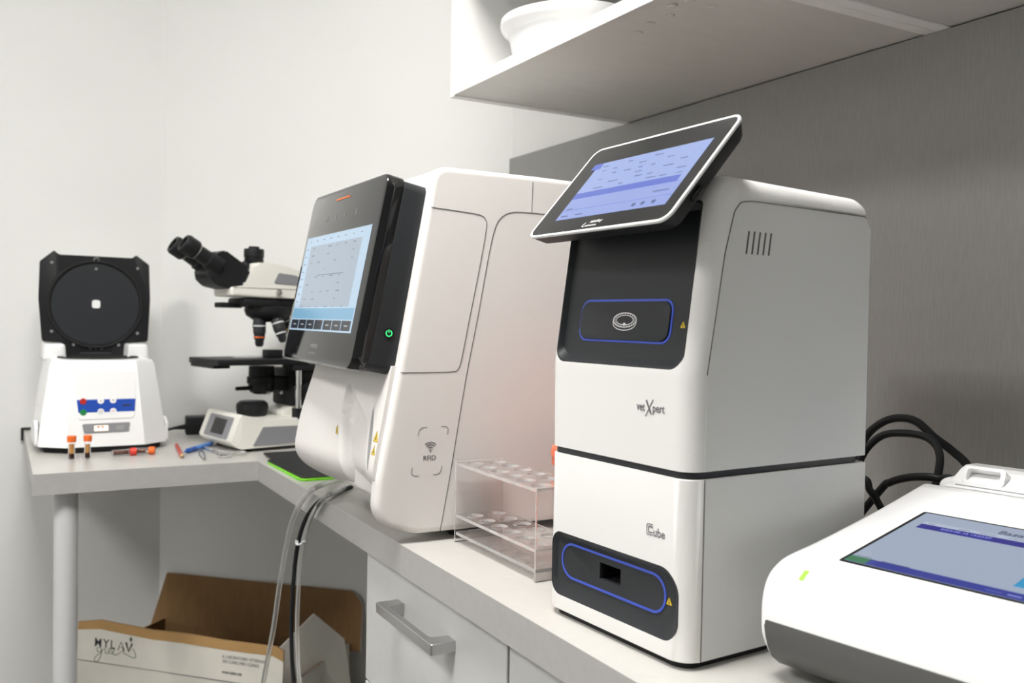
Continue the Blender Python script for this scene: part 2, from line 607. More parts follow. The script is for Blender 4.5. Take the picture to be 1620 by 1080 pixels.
# ================================================================== WALL SHELF UNITS
def shelf_unit(y0, y1, label, caps_):
    t = thing('wall_shelf', label, 'shelf unit', (.87, (y0 + y1) / 2, SHELF_Z), 0, 'open wall shelf units')
    xf = .676
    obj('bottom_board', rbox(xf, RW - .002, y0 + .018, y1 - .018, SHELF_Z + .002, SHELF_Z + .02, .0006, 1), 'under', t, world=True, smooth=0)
    obj('front_edge', rbox(xf - .0012, xf - .0001, y0 + .018, y1 - .018, SHELF_Z + .002, SHELF_Z + .02, .0003, 1), 'shelf', t, world=True, smooth=0)
    obj('top_face', box(bm_new(), xf, RW - .004, y0 + .018, y1 - .018, SHELF_Z + .0202, SHELF_Z + .021), 'shelf', t, world=True, smooth=0)
    obj('side_panel', rbox(xf, RW - .002, y1 - .018, y1, SHELF_Z, SHELF_Z + .72, .0006, 1), 'shelf', t, world=True, smooth=0)
    obj('side_panel', rbox(xf, RW - .002, y0, y0 + .018, SHELF_Z, SHELF_Z + .72, .0006, 1), 'shelf', t, world=True, smooth=0)
    obj('shade_board', rbox(xf + .001, RW - .01, y0 + .018, y1 - .018, SHELF_Z + .215, SHELF_Z + .233, .0006, 1), 'shelf', t, world=True, smooth=0)  # unseen board, set low to shade the back of the unit
    obj('top_board', rbox(xf, RW - .002, y0 + .018, y1 - .018, SHELF_Z + .70, SHELF_Z + .718, .0006, 1), 'shelf', t, world=True, smooth=0)
    obj('back_panel', box(bm_new(), RW - .008, RW - .003, y0 + .018, y1 - .018, SHELF_Z + .0212, SHELF_Z + .70), 'shelf', t, world=True, smooth=0)
    for x, y in caps_:
        p = px_z(x, y, SHELF_Z)
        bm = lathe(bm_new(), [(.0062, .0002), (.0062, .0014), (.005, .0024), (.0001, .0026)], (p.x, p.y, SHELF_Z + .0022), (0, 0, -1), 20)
        obj('screw_cap', bm, 'under', t, world=True)
    return t


shelf_unit(.766, 1.436, 'open white wall shelf unit holding a white bowl', ((1010, 54), (1029, 39), (1060, 27), (1064, 11), (1092, 2), (1128, 13)))
shelf_unit(.10, .7655, 'open white wall shelf unit next to the one with the bowl', ())

# bowl
bm = bm_new()
prof = [(.0001, .0), (.086, 0), (.090, .003), (.098, .030), (.101, .046), (.106, .052), (.113, .057), (.116, .064), (.115, .071), (.110, .073), (.105, .066), (.098, .050), (.094, .030), (.084, .008), (.0001, .006)]
lathe(bm, prof, (.795, 1.235, SHELF_Z + .0212), n=48)
tag(obj('bowl', bm, 'bowl', smooth=50), 'white bowl with flared rim on the open wall shelf', 'bowl')

# ================================================================== CUBE ANALYZER
def cube_analyzer():
    t = thing('cube_analyzer', 'white cube analyzer with dark front panels and tilted touchscreen on top', 'analyzer', (.51, .597, Z0), R(4))
    Wd = .205
    fr = fxz(Wd)          # 2D (u,z), extrude from y=Wd (h=0) to y=0 (h=Wd)
    def front_top(e):
        m = (e.verts[0].co + e.verts[1].co) / 2
        d = (e.verts[1].co - e.verts[0].co)
        return True
    def bodymesh(prof, off, sel):
        bm = bm_new(); c = prism(bm, prof, 0, Wd, fr)
        bevel_caps(bm, c, off, 5, sel)
        return bm
    # lower block: rounded footprint
    lo = obj('lower_body', plate(rpoly([(0, 0), (.241, 0), (.241, Wd), (0, Wd)], [.018, .004, .004, .018], 8), .007, .1655, ID, .0008, 1), 'dev', t)
    bm = bm_new(); prism(bm, rrect(.003, .238, .003, Wd - .003, .014), .0, .0069, ID)
    obj('base_foot', plate(rrect(.006, .236, .006, Wd - .006, .016), .0002, .0075), 'black', t); bm.free()
    obj('groove_band', plate(rrect(.0022, .2392, .0022, Wd - .0022, .016), .165, .1728), 'charcoal', t)
    # upper block, front leaning back
    prof = rpoly([(0, .172), (.241, .172), (.243, .4185), (.226, .4262), (.0225, .4315), (-.0015, .258)], [0, 0, .014, .022, .034, .06], 8)
    def fix(o_, v_):
        x, q = v_
        if o_[1] < .1725: q = o_[1]
        if o_[0] > .240 and o_[1] < .40: x = o_[0] - (x < o_[0]) * min(.003, o_[0] - x)
        return (x, q)
    up = obj('upper_body', rprism(bm_new(), prof, 0, Wd, .0175, fr, 7, fix), 'dev', t)
    # side faces: separate slightly cooler side panels (right side seen)
    fs = fxz(0.)
    side_lo = [(.019, .0072), (.2405, .0072), (.2405, .165), (.019, .165)]
    side_up = [(.019, .1722), (.2395, .1722), (.2385, .3950), (.230, .4070), (.070, .4085), (.055, .4065), (.0475, .398), (.037, .361), (.021, .268), (.019, .256)]
    side_up = rpoly(side_up, [0, 0, .01, .004, .01, .01, .01, .03, .02, .01], 3)
    for yy, hh in ((0., .0004), (Wd, -.0004)):
        f2 = fxz(yy)
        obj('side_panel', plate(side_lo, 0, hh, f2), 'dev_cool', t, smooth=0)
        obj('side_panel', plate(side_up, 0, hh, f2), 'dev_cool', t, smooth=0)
    bm = bm_new()
    ribbon(bm, [(.019, .0072), (.019, .165)], .0007, fs, .0006)
    obj('seam', bm, 'seam', t, smooth=0)
    sp = [p for p in side_up if p[1] > .1723 and p[0] < .2320]
    obj('seam', ribbon(bm_new(), [p for p in sp if p[0] < .231 or p[1] > .4], .0007, fs, .0006), 'seam', t, smooth=0)
    for k in range(5):
        x = .066 + k * .0072
        d = V3((-.003, -.0205)).normalized(); n = V3((-d.y, d.x)) * .0009
        a = V3((x, .382)); b = a + d * .0207
        bm = plate(rpoly([tuple(a + n), tuple(b + n), tuple(b - n), tuple(a - n)], .0008, 3), 0, .0007, fs)
        obj('vent_slot', bm, 'seam', t, smooth=0)
    # ---- lower front recess with tray
    fl = frame((0, 0, 0), (0, -1, 0), (0, 0, 1))      # 2D (-v, z), z axis = -u (outwards)
    out = rpoly([(-.1945, .0215), (-.0105, .0215), (-.0105, .086), (-.1945, .086)], [.014, .018, .022, .014], 8)
    slot = [(-.1215, .052), (-.0905, .052), (-.0905, .068), (-.1215, .068)]
    slot2 = [(-.1235, .050), (-.0885, .050), (-.0885, .070), (-.1235, .070)]
    cut(lo, plate(out, -.009, .02, fl), plate(slot2, -.047, .02, fl))
    inner = [(p[0] * .945 - .1055 * .055, p[1] * .80 + .0545 * .20 + .001) for p in out]
    def tray(parent, name, fr_, o_, i_, dep):
        bm = bm_new()
        rings = [[fr_ @ V3((p[0], p[1], -.0088)) for p in o_], [fr_ @ V3((p[0], p[1], -.0003)) for p in o_]]
        cx = sum(p[0] for p in o_) / len(o_); cy = sum(p[1] for p in o_) / len(o_)
        o2 = [(cx + (p[0] - cx) * .988, cy + (p[1] - cy) * .975) for p in o_]
        rings.append([fr_ @ V3((p[0], p[1], -.0006)) for p in o2])
        rings.append([fr_ @ V3((p[0], p[1], -dep)) for p in i_])
        loft(bm, rings, True, True)
        return obj(name, bm, 'charcoal', parent, smooth=25)
    tr = tray(t, 'lower_front_panel', fl, out, inner, .0042)
    cut(tr, plate(slot, -.045, .02, fl))
    bm = bm_new(); box(bm, .0095, .045, .0895, .1225, .051, .069)
    bmf = [f for f in bm.faces if f.calc_center_median().x < .01]
    bmesh.ops.delete(bm, geom=bmf, context='FACES')
    obj('cartridge_slot', bm, 'black', t, smooth=0)
    st = rpoly([(-.181, .0415), (-.029, .0415), (-.029, .0755), (-.181, .0755)], .0168, 10)
    fl2 = frame((.0040, 0, 0), (0, -1, 0), (0, 0, 1))
    obj('blue_outline', ribbon(bm_new(), st, .0023, fl2, .0006, closed=True), 'blue_line', t, smooth=0)
    warn_sign(t, frame((.0041, .0245, .0525), (0, -1, 0), (0, 0, 1)), .0075)
    # ---- upper front recess (leaning plane)
    upv = V3((.0225 + .0015, 0, .4315 - .258)).normalized()
    fu = frame(V3((-.0015, 0, .258)), (0, -1, 0), upv)
    out = rpoly([(-.1935, .001), (-.0105, .001), (-.0105, .150), (-.1935, .150)], [.014, .016, .004, .004], 8)
    cut(up, plate(out, -.009, .03, fu))
    inner = [(p[0] * .955 - .1055 * .045, p[1] * .90 + .008) for p in out]
    pu = tray(t, 'upper_front_panel', fu, out, inner, .0058)
    fd = fu @ Matrix.Translation((0, 0, -.0058))
    dr = rrect(-.1655, -.0355, .0245, .0635, .0105, 8)
    obj('door_outline', ribbon(bm_new(), dr, .0020, fd, .0006, closed=True), 'blue_line', t, smooth=0)
    door = obj('loading_door', plate(rrect(-.1640, -.0370, .0258, .0622, .0098, 8), .0001, .0022, fd, .0008), 'charcoal', t)
    # disc icon
    fi = fd @ Matrix.Translation((0, 0, .0022))
    bm = bm_new()
    cx, cy = -.097, .0445
    ribbon(bm, arc(cx, cy, .0165, 0, 355, 40, .0068), .0008, fi, .0002, True)
    ribbon(bm, arc(cx, cy, .0120, 0, 355, 40, .0046), .0006, fi, .0002, True)
    for k in range(24):
        a = 2 * pi * k / 24
        ribbon(bm, [(cx + .0135 * cos(a), cy + .0053 * sin(a)), (cx + .0155 * cos(a), cy + .0063 * sin(a))], .0006, fi, .0002)
    ribbon(bm, [(cx - .0165, cy)] + arc(cx, cy - .0028, .0165, 182, 358, 20, .0068) + [(cx + .0165, cy)], .0007, fi, .0002)
    prism(bm, arc(cx, cy - .004, .002, 0, 340, 10, .0015), 0, .0002, fi)
    obj('disc_icon', bm, 'white_print', door, smooth=0)
    warn_sign(t, fd @ Matrix.Translation((-.021, .0385, .0001)), .0065)
    # ---- lettering
    g = lambda v, z: frame((-.0012 if z > .17 else -.0002, v, z), (0, -1, 0), (0, 0, 1))
    text('lettering', 'vet', .0108, g(.0668, .2205), t, 'softink', sx=.80, bold=.00012)
    text('lettering', 'pert', .0108, g(.0458, .2205), t, 'softink', sx=.84, bold=.00012)
    bm = bm_new(); gx = g(.0503, .224)
    ribbon(bm, [(-.0040, .0062), (.0028, -.0058)], .0012, gx, .0003)
    ribbon(bm, [(-.0030, .0066), (.0037, -.0054)], .0005, gx, .0003)
    ribbon(bm, [(.0052, .0072), (-.0046, -.0080)], .0007, gx, .0003)
    obj('lettering', bm, 'softink', t, smooth=0)
    text('lettering', 'ube', .0110, g(.0425, .1105), t, 'softink', sx=.95, bold=.00012)
    bm = bm_new(); gx = g(.0465, .115)
    ribbon(bm, [(.0036, .0052), (-.0030, .0052), (-.0042, .0040), (-.0042, -.0042), (.0036, -.0042)], .0006, gx, .0003)
    ribbon(bm, [(.0036, .0030), (-.0012, .0030), (-.0022, .0020), (-.0022, -.0020), (.0036, -.0020)], .0011, gx, .0003)
    obj('lettering', bm, 'softink', t, smooth=0)
    # ---- touchscreen
    al = R(-2.8)
    A = V3((-sin(al), cos(al), 0)); ti = R(49.03)
    B = V3((cos(al) * cos(ti), sin(al) * cos(ti), sin(ti)))
    ft = frame(V3((.0114, .1025, .4331)), -A, B)
    w2, h2 = .109, .0655
    ts = obj('touchscreen', loft(bm_new(), [
        [V3((p[0], p[1], -.0175)) for p in rrect(-w2 + .008, w2 - .008, -h2 + .008, h2 - .008, .010)],
        [V3((p[0], p[1], -.0150)) for p in rrect(-w2 + .0055, w2 - .0055, -h2 + .0055, h2 - .0055, .011)],
        [V3((p[0], p[1], -.0026)) for p in rrect(-w2 + .0006, w2 - .0006, -h2 + .0006, h2 - .0006, .012)]]), 'black', t, mtx=ft)
    bm = bm_new()
    rings = []
    for ins, z in ((.0002, -.0028), (0, -.0022), (0, -.0006), (.0005, 0), (.0022, 0), (.0027, -.0006)):
        rings.append([V3((p[0], p[1], z)) for p in rrect(-w2 + ins, w2 - ins, -h2 + ins, h2 - ins, .0125 - ins)])
    loft(bm, rings, False, False)
    obj('white_rim', bm, 'gloss_white', ts)
    obj('glass', plate(rrect(-w2 + .0026, w2 - .0026, -h2 + .0026, h2 - .0026, .010), -.0024, -.0003), 'glass_black', ts, smooth=0)
    c_bg = glow('analyzer ui blue', (150, 166, 222)); c_band = glow('analyzer ui band', (100, 118, 205)); c_dk = glow('analyzer ui text', (88, 100, 150))
    c_hd = glow('analyzer ui header', (128, 146, 215)); c_lt = glow('analyzer ui light', (158, 176, 226))
    dw, dh = .168, .082
    rects = [(0, .031, .168, .051, c_lt), (0, .0295, .160, .0085, c_band), (-.008, .073, .016, .009, c_band), (0, .012, .168, .001, c_hd)]
    for row, yy in enumerate((.0745, .068, .061, .0545, .048, .041)):
        for k in range(3 + (row % 3)):
            x = .012 + ((k * .041 + row * .023) % .142)
            rects.append((x, yy, random.uniform(.006, .016), .0011, c_dk))
    for x in (.006, .03, .118, .131, .146): rects.append((x, .004, .012 if x < .1 else .005, .0015 if x < .1 else .004, c_dk))
    rects.append((.136, .019, .022, .0013, c_dk)); rects.append((.006, .0135, .012, .0012, c_dk))
    display('display', Matrix.Translation((-.077, -.0445, -.0002)), dw, dh, rects, ts, c_bg)
    text('lettering', 'mindray', .0056, Matrix.Translation((-.008, -.0552, -.0001)), ts, 'white_print', shear=.25)
    text('lettering', 'animalcare', .0040, Matrix.Translation((-.012, -.0598, -.0001)), ts, 'white_print', shear=.25)
    bm = bm_new(); ribbon(bm, [(-.0165, -.0590), (-.0150, -.0560), (-.0140, -.0545)], .0009, Matrix.Translation((0, 0, -.0001)), .0002)
    ribbon(bm, [(-.0165, -.0590), (-.0130, -.0600)], .0009, Matrix.Translation((0, 0, -.0001)), .0002)
    obj('logo_mark', bm, 'white_print', ts, smooth=0)
    obj('usb_port', rbox(w2 - .004, w2 - .0004, -.032, -.016, -.0120, -.0080, .0005, 1), 'glass_black', ts)
    # neck joining the screen to the body
    obj('screen_mount', rbox(.012, .060, .060, .145, .385, .4335, .005), 'black', t)
    return t


cube_analyzer()

# ================================================================== HEMATOLOGY ANALYZER
def hema():
    t = thing('blood_analyzer', 'tall white blood analyzer with large black touchscreen and side marked RFID', 'analyzer', (.69, 1.275, Z0))
    Y0, Y1 = 1.11, 1.44
    z = lambda q: q + Z0
    prof = [(.96, z(.012)), (.485, z(.012)), (.424, z(.030)), (.4285, z(.088)), (.4545, z(.228)), (.503, z(.503)), (.66, z(.503)), (.955, z(.498))]
    pr = rpoly(prof, [.02, .05, .045, .03, .3, .022, .3, .05], 8)
    fr = fxz(Y1)
    core = [(.96, z(.012)), (.530, z(.012)), (.515, z(.050)), (.440, z(.056)), (.4385, z(.088)), (.4590, z(.228)), (.507, z(.503)), (.66, z(.503)), (.955, z(.498))]
    cr_ = rpoly(core, [.02, .01, .01, .01, .02, .3, .022, .3, .05], 8)
    body = obj('body', rprism(bm_new(), cr_, 0, Y1 - Y0 - .019, .010, fr, 5), 'dev_warm', t, world=True)
    obj('side_shell', rprism(bm_new(), pr, .310, Y1 - Y0, .0085, fr, 6, None, False), 'dev_warm', t, world=True)
    for yy in (1.14, 1.41):
        for xx in (.56, .90):
            obj('foot', lathe(bm_new(), [(.014, .0003), (.014, .0135)], (xx, yy, Z0)), 'rubber', t, world=True)
    obj('base_plate', rbox(.54, .93, 1.135, 1.415, Z0 + .005, Z0 + .014, .002), 'black', t, world=True)
    # ---- side seams on near side
    fs = fxz(Y0 - .0001)
    sm = lambda p, s=5: [(q.x, q.y) for q in smooth_path([(a, b, 0) for a, b in p], s)]
    obj('seam', ribbon(bm_new(), sm([(.4975, z(.447)), (.54, z(.4445)), (.570, z(.442)), (.579, z(.436)), (.5805, z(.425)), (.573, z(.38)), (.555, z(.29)), (.546, z(.245)), (.541, z(.232)), (.533, z(.2285)), (.50, z(.228)), (.4575, z(.228))]), .0009, fs, .0004), 'seam', t, world=True, smooth=0)
    obj('seam', ribbon(bm_new(), sm([(.518, z(.0125)), (.532, z(.09)), (.5525, z(.215)), (.570, z(.305)), (.5855, z(.39)), (.594, z(.425)), (.604, z(.441)), (.620, z(.449)), (.645, z(.4505)), (.70, z(.450)), (.93, z(.447))]), .0009, fs, .0004), 'seam', t, world=True, smooth=0)
    obj('seam', ribbon(bm_new(), [(.652, z(.4505)), (.653, z(.494))], .0007, fs, .0004), 'seam', t, world=True, smooth=0)
    # ---- RFID mark
    bm = bm_new()
    cx, cz = .5015, z(.123)
    lean = .18
    def L(p): return [(cx + a + lean * b, cz + b) for a, b in p]
    hw, hh, r, ln = .0215, .032, .006, .011
    for sx, sz in ((-1, 1), (1, 1), (-1, -1), (1, -1)):
        p = [(sx * hw, sz * (hh - ln))] + [(sx * (hw - r + r * cos(a)), sz * (hh - r + r * sin(a))) for a in (0, .4, .8, 1.2, 1.57)] + [(sx * (hw - ln), sz * hh)]
        obj('corner_mark', ribbon(bm_new(), L(p), .0006, fs, .0004), 'softink', t, world=True, smooth=0)
    for k, rr in enumerate((.0045, .0078, .0110)):
        obj('radio_wave', ribbon(bm_new(), arc(cx + .0005, cz + .0005, rr, 45, 135, 10), .0013, fs, .0004), 'softink', t, world=True, smooth=0)
    prism(bm, arc(cx + .0005, cz + .0005, .0014, 0, 330, 10), 0, .0004, fs)
    obj('radio_dot', bm, 'softink', t, world=True, smooth=0)
    text('lettering', 'RFID', .0092, frame((cx - .0005, Y0 - .0002, cz - .0125), (1, 0, 0), (0, 0, 1)), t, 'softink', 'CENTER', world=True, bold=.0001)
    # ---- screen plane
    o = V3((.393, 1.125, z(.232))); up = V3((.051, 0, .259)).normalized()
    fsn = frame(V3((.393, 1.450, z(.232))), (0, -1, 0), up)     # origin lower left, x to the right, normal outwards
    w_, h_ = .325, .264
    # black housing behind the screen
    hp = rpoly([(.025, .003), (w_ - .0005, .003), (w_ - .0005, h_ - .004), (.025, h_ - .004)], .012)
    obj('screen_housing', plate(hp, -.078, -.020, fsn, .001, 1), 'charcoal', t, world=True)
    rings = []
    for ins, zz in ((.0012, -.0255), (.0003, -.0245), (0, -.023), (0, -.003), (.0012, -.0006), (.003, 0)):
        rings.append([fsn @ V3((p[0], p[1], zz)) for p in rrect(ins, w_ - ins, ins, h_ - ins, .018 - ins * .8, 8)])
    bez = obj('touchscreen', loft(bm_new(), rings), 'glass_black', t, world=True)
    # lit display
    c_bg = glow('blood ui pale blue', (176, 200, 220)); c_in = glow('blood ui grey', (158, 172, 186)); c_tx = glow('blood ui text', (92, 106, 122))
    c_bt = glow('blood ui dark button', (16, 26, 40)); c_st = glow('blood ui strip', (120, 170, 200)); c_w = glow('blood ui light text', (170, 175, 180))
    dw, dh = .290, .148
    rects = [(.028, .036, .232, .097, c_in), (.004, .0182, .282, .016, c_st)]
    for k in range(7):
        x = .006 + k * .0402
        rects.append((x, .0025, .0372, .0140, c_bt)); rects.append((x + .012, .0085, .014, .0018, c_w))
    for row in range(9):
        yy = .128 - row * .0115
        for k in range(6):
            if random.random() < .62:
                rects.append((.040 + k * .037 + random.uniform(0, .006), yy, random.uniform(.004, .016), .0012, c_tx))
    for row in range(8): rects.append((.008, .128 - row * .012, .010, .0012, c_tx))
    rects.append((.09, .0845, .12, .0010, c_tx))
    for k in range(8): rects.append((.02 + k * .033, .140, .006, .0014, c_tx))
    d = display('display', Matrix.Translation((.012, .047, .0003)), dw, dh, rects, bez, c_bg)
    d.matrix_local = ROOTM[t.name].inverted() @ fsn
    # status icons, orange bar, logo
    f0 = fsn @ Matrix.Translation((0, 0, .0002))
    obj('orange_bar', ribbon(bm_new(), [(.122, .247), (.182, .247)], .0022, f0, .0003), 'orange', bez, world=True, smooth=0)
    for k, x in enumerate((.095, .135, .176, .225)):
        obj('status_icon', ribbon(bm_new(), [(x, .216), (x, .224)], .0022, f0, .0002), 'midgrey', bez, world=True, smooth=0)
    text('lettering', 'mindray', .0105, f0 @ Matrix.Translation((.138, .0225, 0)), bez, 'midgrey', world=True, shear=.2)
    text('lettering', 'animalcare', .0075, f0 @ Matrix.Translation((.138, .0125, 0)), bez, 'midgrey', world=True, shear=.2)
    # power button on housing side
    pb = px_y(615, 527, 1.1245)
    fp = frame((pb.x, 1.1244, pb.z), (1, 0, 0), (0, 0, 1))
    btn = obj('power_button', plate(arc(0, 0, .0075, 0, 350, 28), -.001, .0008, fp), 'black', t, world=True)
    bm = bm_new()
    f1 = fp @ Matrix.Translation((0, 0, .0008))
    ribbon(bm, arc(0, 0, .0040, 120, 420, 22), .0013, f1, .0003); ribbon(bm, [(0, .0010), (0, .0050)], .0013, f1, .0003)
    obj('power_symbol', bm, 'led_green', btn, world=True, smooth=0)
    # ---- moulded lower front cover with sample port channel
    ys = [1.120 + (1.4405 - 1.120) * i / 90 for i in range(91)]
    zs = [.052 + (.236 - .052) * j / 46 for j in range(47)]
    def ss(a, b, x):
        q = max(0, min(1, (x - a) / (b - a))); return q * q * (3 - 2 * q)
    def fx(y, zz):
        base = .4225 + .185 * (zz - .088)
        bul = .020 * ss(1.15, 1.40, y) * (1 - .5 * ss(.13, .24, zz))
        x = base - bul
        # rounding at the far side edge and at the bottom
        x += .030 * ss(1.405, 1.4405, y) ** 2
        x += .050 * (1 - min(1, (zz - .052) / .060)) ** 2.6
        # channel : sharp on the far side, easing out on the near side
        yl = 1.262 - .035 * ss(.21, .05, zz) * 1.0 + (-.012 if zz > .2 else 0)
        yl = 1.229 + .033 * ss(.05, .19, zz)
        wch = .090 * (1 - ss(.150, .215, zz) * .92)
        if wch > .001:
            s = (yl - y) / wch
            if 0 < s < 1:
                x += .017 * ss(0, .10, s) * (1 - s) ** 1.0 * (1 - ss(.17, .216, zz))
        return x
    bm = bm_new()
    grid = [[bm.verts.new((fx(y, q), y, Z0 + q)) for y in ys] for q in zs]
    for j in range(len(zs) - 1):
        for i in range(len(ys) - 1):
            bm.faces.new((grid[j][i], grid[j][i + 1], grid[j + 1][i + 1], grid[j + 1][i]))
    # skirt back into the body
    rim = [grid[0][i] for i in range(len(ys))] + [grid[j][-1] for j in range(1, len(zs))] + [grid[-1][i] for i in range(len(ys) - 2, -1, -1)] + [grid[j][0] for j in range(len(zs) - 2, 0, -1)]
    back = [bm.verts.new((.50, min(v.co.y, 1.435), v.co.z + (.006 if v.co.z < Z0 + .06 else 0))) for v in rim]
    for i in range(len(rim)):
        j = (i + 1) % len(rim)
        bm.faces.new((rim[i], rim[j], back[j], back[i]))
    bm.faces.new(back)
    cov = obj('front_cover', bm, 'dev_warm', t, world=True, smooth=50)
    # dark leaf shaped slot beside the channel, lying on the cover surface
    bm = bm_new()
    n = 14
    L1, L2 = [], []
    for k in range(n + 1):
        q = .098 + (.180 - .098) * k / n
        wv = .0045 * math.sin(pi * (k / n)) ** .7 + .0002
        yc = 1.1395 + .018 * (k / n)
        L1.append(bm.verts.new((fx(yc + wv, q) - .0006, yc + wv, Z0 + q))); L2.append(bm.verts.new((fx(yc - wv, q) - .0006, yc - wv, Z0 + q)))
    for k in range(n): bm.faces.new((L1[k], L1[k + 1], L2[k + 1], L2[k]))
    obj('probe_slot', bm, 'midgrey', cov, world=True, smooth=0)
    for (yy, q, s) in ((1.1290, .136, .0155), (1.1290, .119, .0125), (1.262, .132, .013)):
        f9 = frame((fx(yy, q + .006) - .0012, yy, Z0 + q), (0, -1, 0), (.185, 0, .98))
        warn_sign(t, f9, s, world=True)
    f9 = frame((fx(1.129, .112) - .001, 1.129, Z0 + .100), (0, -1, 0), (.185, 0, .98))
    return t


hema()

# ================================================================== TABLETOP CARTRIDGE ANALYZER (third device)
def third():
    t = thing('tabletop_analyzer', 'low white analyzer with sloping touchscreen and grey front moulding', 'analyzer', (.5985, .570, Z0), R(9.8))
    Wd = .27
    nose = smooth_path([(-.0345, .030, 0), (-.0385, .039, 0), (-.0398, .050, 0), (-.0393, .066, 0), (-.036, .079, 0), (-.029, .0900, 0), (-.017, .0975, 0), (-.002, .1018, 0), (.03, .1058, 0),
                        (.067, .1110, 0), (.11, .1178, 0), (.155, .1253, 0), (.232, .1400, 0)], 4)
    pr = [(-.004, .010), (-.020, .0145), (-.029, .0215)] + [(p.x, p.y) for p in nose] + rpoly([(.262, .1420), (.320, .1420), (.335, .130), (.335, .010)], [.01, .01, .01, .01], 4)
    body = obj('body', rprism(bm_new(), pr, 0, Wd, .009, fxz(0.), 6), 'gloss_white', t)
    # rear printer block
    for x in (.03, .28):
        for y in (-.03, -.24):
            obj('foot', lathe(bm_new(), [(.011, .0003), (.011, .0115)], (x, y, 0)), 'rubber', t)
    # grey moulding
    gp = [(-.0412, .0530), (-.0412, .0480), (-.0402, .0385), (-.0365, .0285), (-.0305, .0195), (-.0210, .0125), (-.004, .0085), (.01, .0085), (.01, .03), (-.02, .0530)]
    bm = bm_new(); c = prism(bm, gp, 0.008, Wd - .008, fxz(0.)); bevel_caps(bm, c, .002, 2)
    obj('front_moulding', bm, 'grille', t)
    # screen
    ex = V3((0, -1, 0)); ey = V3((1, 0, .160)).normalized()
    z_at = lambda u: .1253 + (u - .155) * .160
    fsn = frame(V3((.008, -.0445, z_at(.008) + .0006)), ex, ey)
    bz = obj('screen_bezel', plate(rrect(0, .20, 0, .149, .003, 4), -.004, .0012, fsn, .0006, 1), 'black', t)
    c_bg = glow('lab ui grey blue', (152, 164, 184)); c_bl = glow('lab ui blue', (28, 26, 128)); c_gr = glow('lab ui green', (42, 110, 70)); c_cy = glow('lab ui cyan', (40, 140, 190))
    c_tx = glow('lab ui text', (70, 76, 100)); c_lt = glow('lab ui pale text', (130, 140, 210)); c_pl = glow('lab ui pale', (172, 182, 200)); c_b2 = glow('lab ui bar', (36, 48, 140))
    dw, dh = .192, .142
    rects = [(.010, .1015, .182, .0115, c_bl), (.010, .1135, .120, .0060, c_pl), (0, 0, .192, .012, c_b2), (0, 0, .018, .012, c_gr)]
    for x, w in ((.034, .02), (.058, .012), (.107, .010), (.130, .012)): pass
    for x, w in ((.015, .006), (.042, .010), (.06, .014), (.084, .018)): rects.append((x, .1148, w, .0009, c_tx))
    rects += [(.004, .0125, .014, .0012, c_tx), (.026, .0125, .024, .0012, c_tx), (.098, .004, .005, .0035, c_gr), (.112, .0042, .012, .0020, c_lt), (.128, .0042, .010, .0020, c_lt),
              (.125, .022, .010, .034, c_cy), (.135, .022, .05, .034, c_cy)]
    display('display', fsn @ Matrix.Translation((.004, .0035, .0013)), dw, dh, rects, bz, c_bg)
    W['ui_txt'] = c_tx; W['ui_lt'] = c_lt
    text('lettering', 'Baza pro', .0115, fsn @ Matrix.Translation((.0755, .1245, .0022)), bz, 'ui_txt', shear=.15)
    text('lettering', '2023-06-12 14:23:07', .0052, fsn @ Matrix.Translation((.034, .1085, .0022)), bz, 'ui_lt')
    text('lettering', 'Test', .0042, fsn @ Matrix.Translation((.105, .1085, .0022)), bz, 'ui_lt')
    text('lettering', 'admin', .0042, fsn @ Matrix.Translation((.128, .1085, .0022)), bz, 'ui_lt')
    # status light and small symbols on the front shoulder
    def top_pt(x, y):
        # hit the body top with a ray in local space
        Mi = ROOTM[t.name].inverted()
        a = Mi @ CAM; d = (Mi.to_3x3() @ ray(x, y))
        best = None
        for (u0, z0), (u1, z1) in zip(pr, pr[1:] + pr[:1]):
            nrm = V3((-(z1 - z0), 0, (u1 - u0)))
            den = d.dot(nrm)
            if abs(den) < 1e-9: continue
            s = (V3((u0, 0, z0)) - a).dot(nrm) / den
            p = a + d * s
            if s > 0 and min(u0, u1) - 1e-4 <= p.x <= max(u0, u1) + 1e-4 and min(z0, z1) - 1e-4 <= p.z <= max(z0, z1) + 1e-4:
                if best is None or s < best[0]:
                    best = (s, p, V3((u1 - u0, 0, z1 - z0)).normalized())
        return best[1], best[2]
    p, tg = top_pt(1272, 910)
    if tg.x < 0: tg = -tg
    fg = frame(p, (0, -1, 0), tg)
    obj('status_light', plate(rrect(-.0022, .0022, -.0055, .0055, .0006, 2), -.001, .0005, fg), 'led_lime', t, smooth=0)
    bm = bm_new()
    for x, y in ((1282, 917), (1291, 907)):
        p, tg = top_pt(x, y)
        if tg.x < 0: tg = -tg
        ribbon(bm, arc(0, 0, .0016, 0, 340, 12), .0005, frame(p, (0, -1, 0), tg), .0005, True)
    obj('status_symbol', bm, 'paleink', t, smooth=0)
    # printer cover with a recessed grip frame
    bm = plate(rpoly([(.244, .1360), (.335, .1360), (.335, .1535), (.306, .1540), (.296, .1515), (.272, .1400)], [.002, .002, .006, .006, .004, .002], 4), .014, Wd - .014, fxz(0.), .003)
    obj('printer_cover', bm, 'gloss_white', t)
    fh = frame((.2740, -.024, .1385), (0, -1, 0), V3((.016, 0, .030)))
    gr = obj('grip_frame', plate(rrect(0, .042, 0, .0195, .004, 5), -.016, .0035, fh, .0012), 'gloss_white', t)
    cut(gr, plate(rrect(.0045, .0375, .0035, .0165, .003, 4), -.012, .02, fh))
    bm = ribbon(bm_new(), [(.0, -.006), (.075, -.006)], .0008, frame((.2540, -.030, .1405), (0, -1, 0), (1, 0, .0)), .0012)
    obj('cover_gap', bm, 'midgrey', t, smooth=0)
    return t


third()

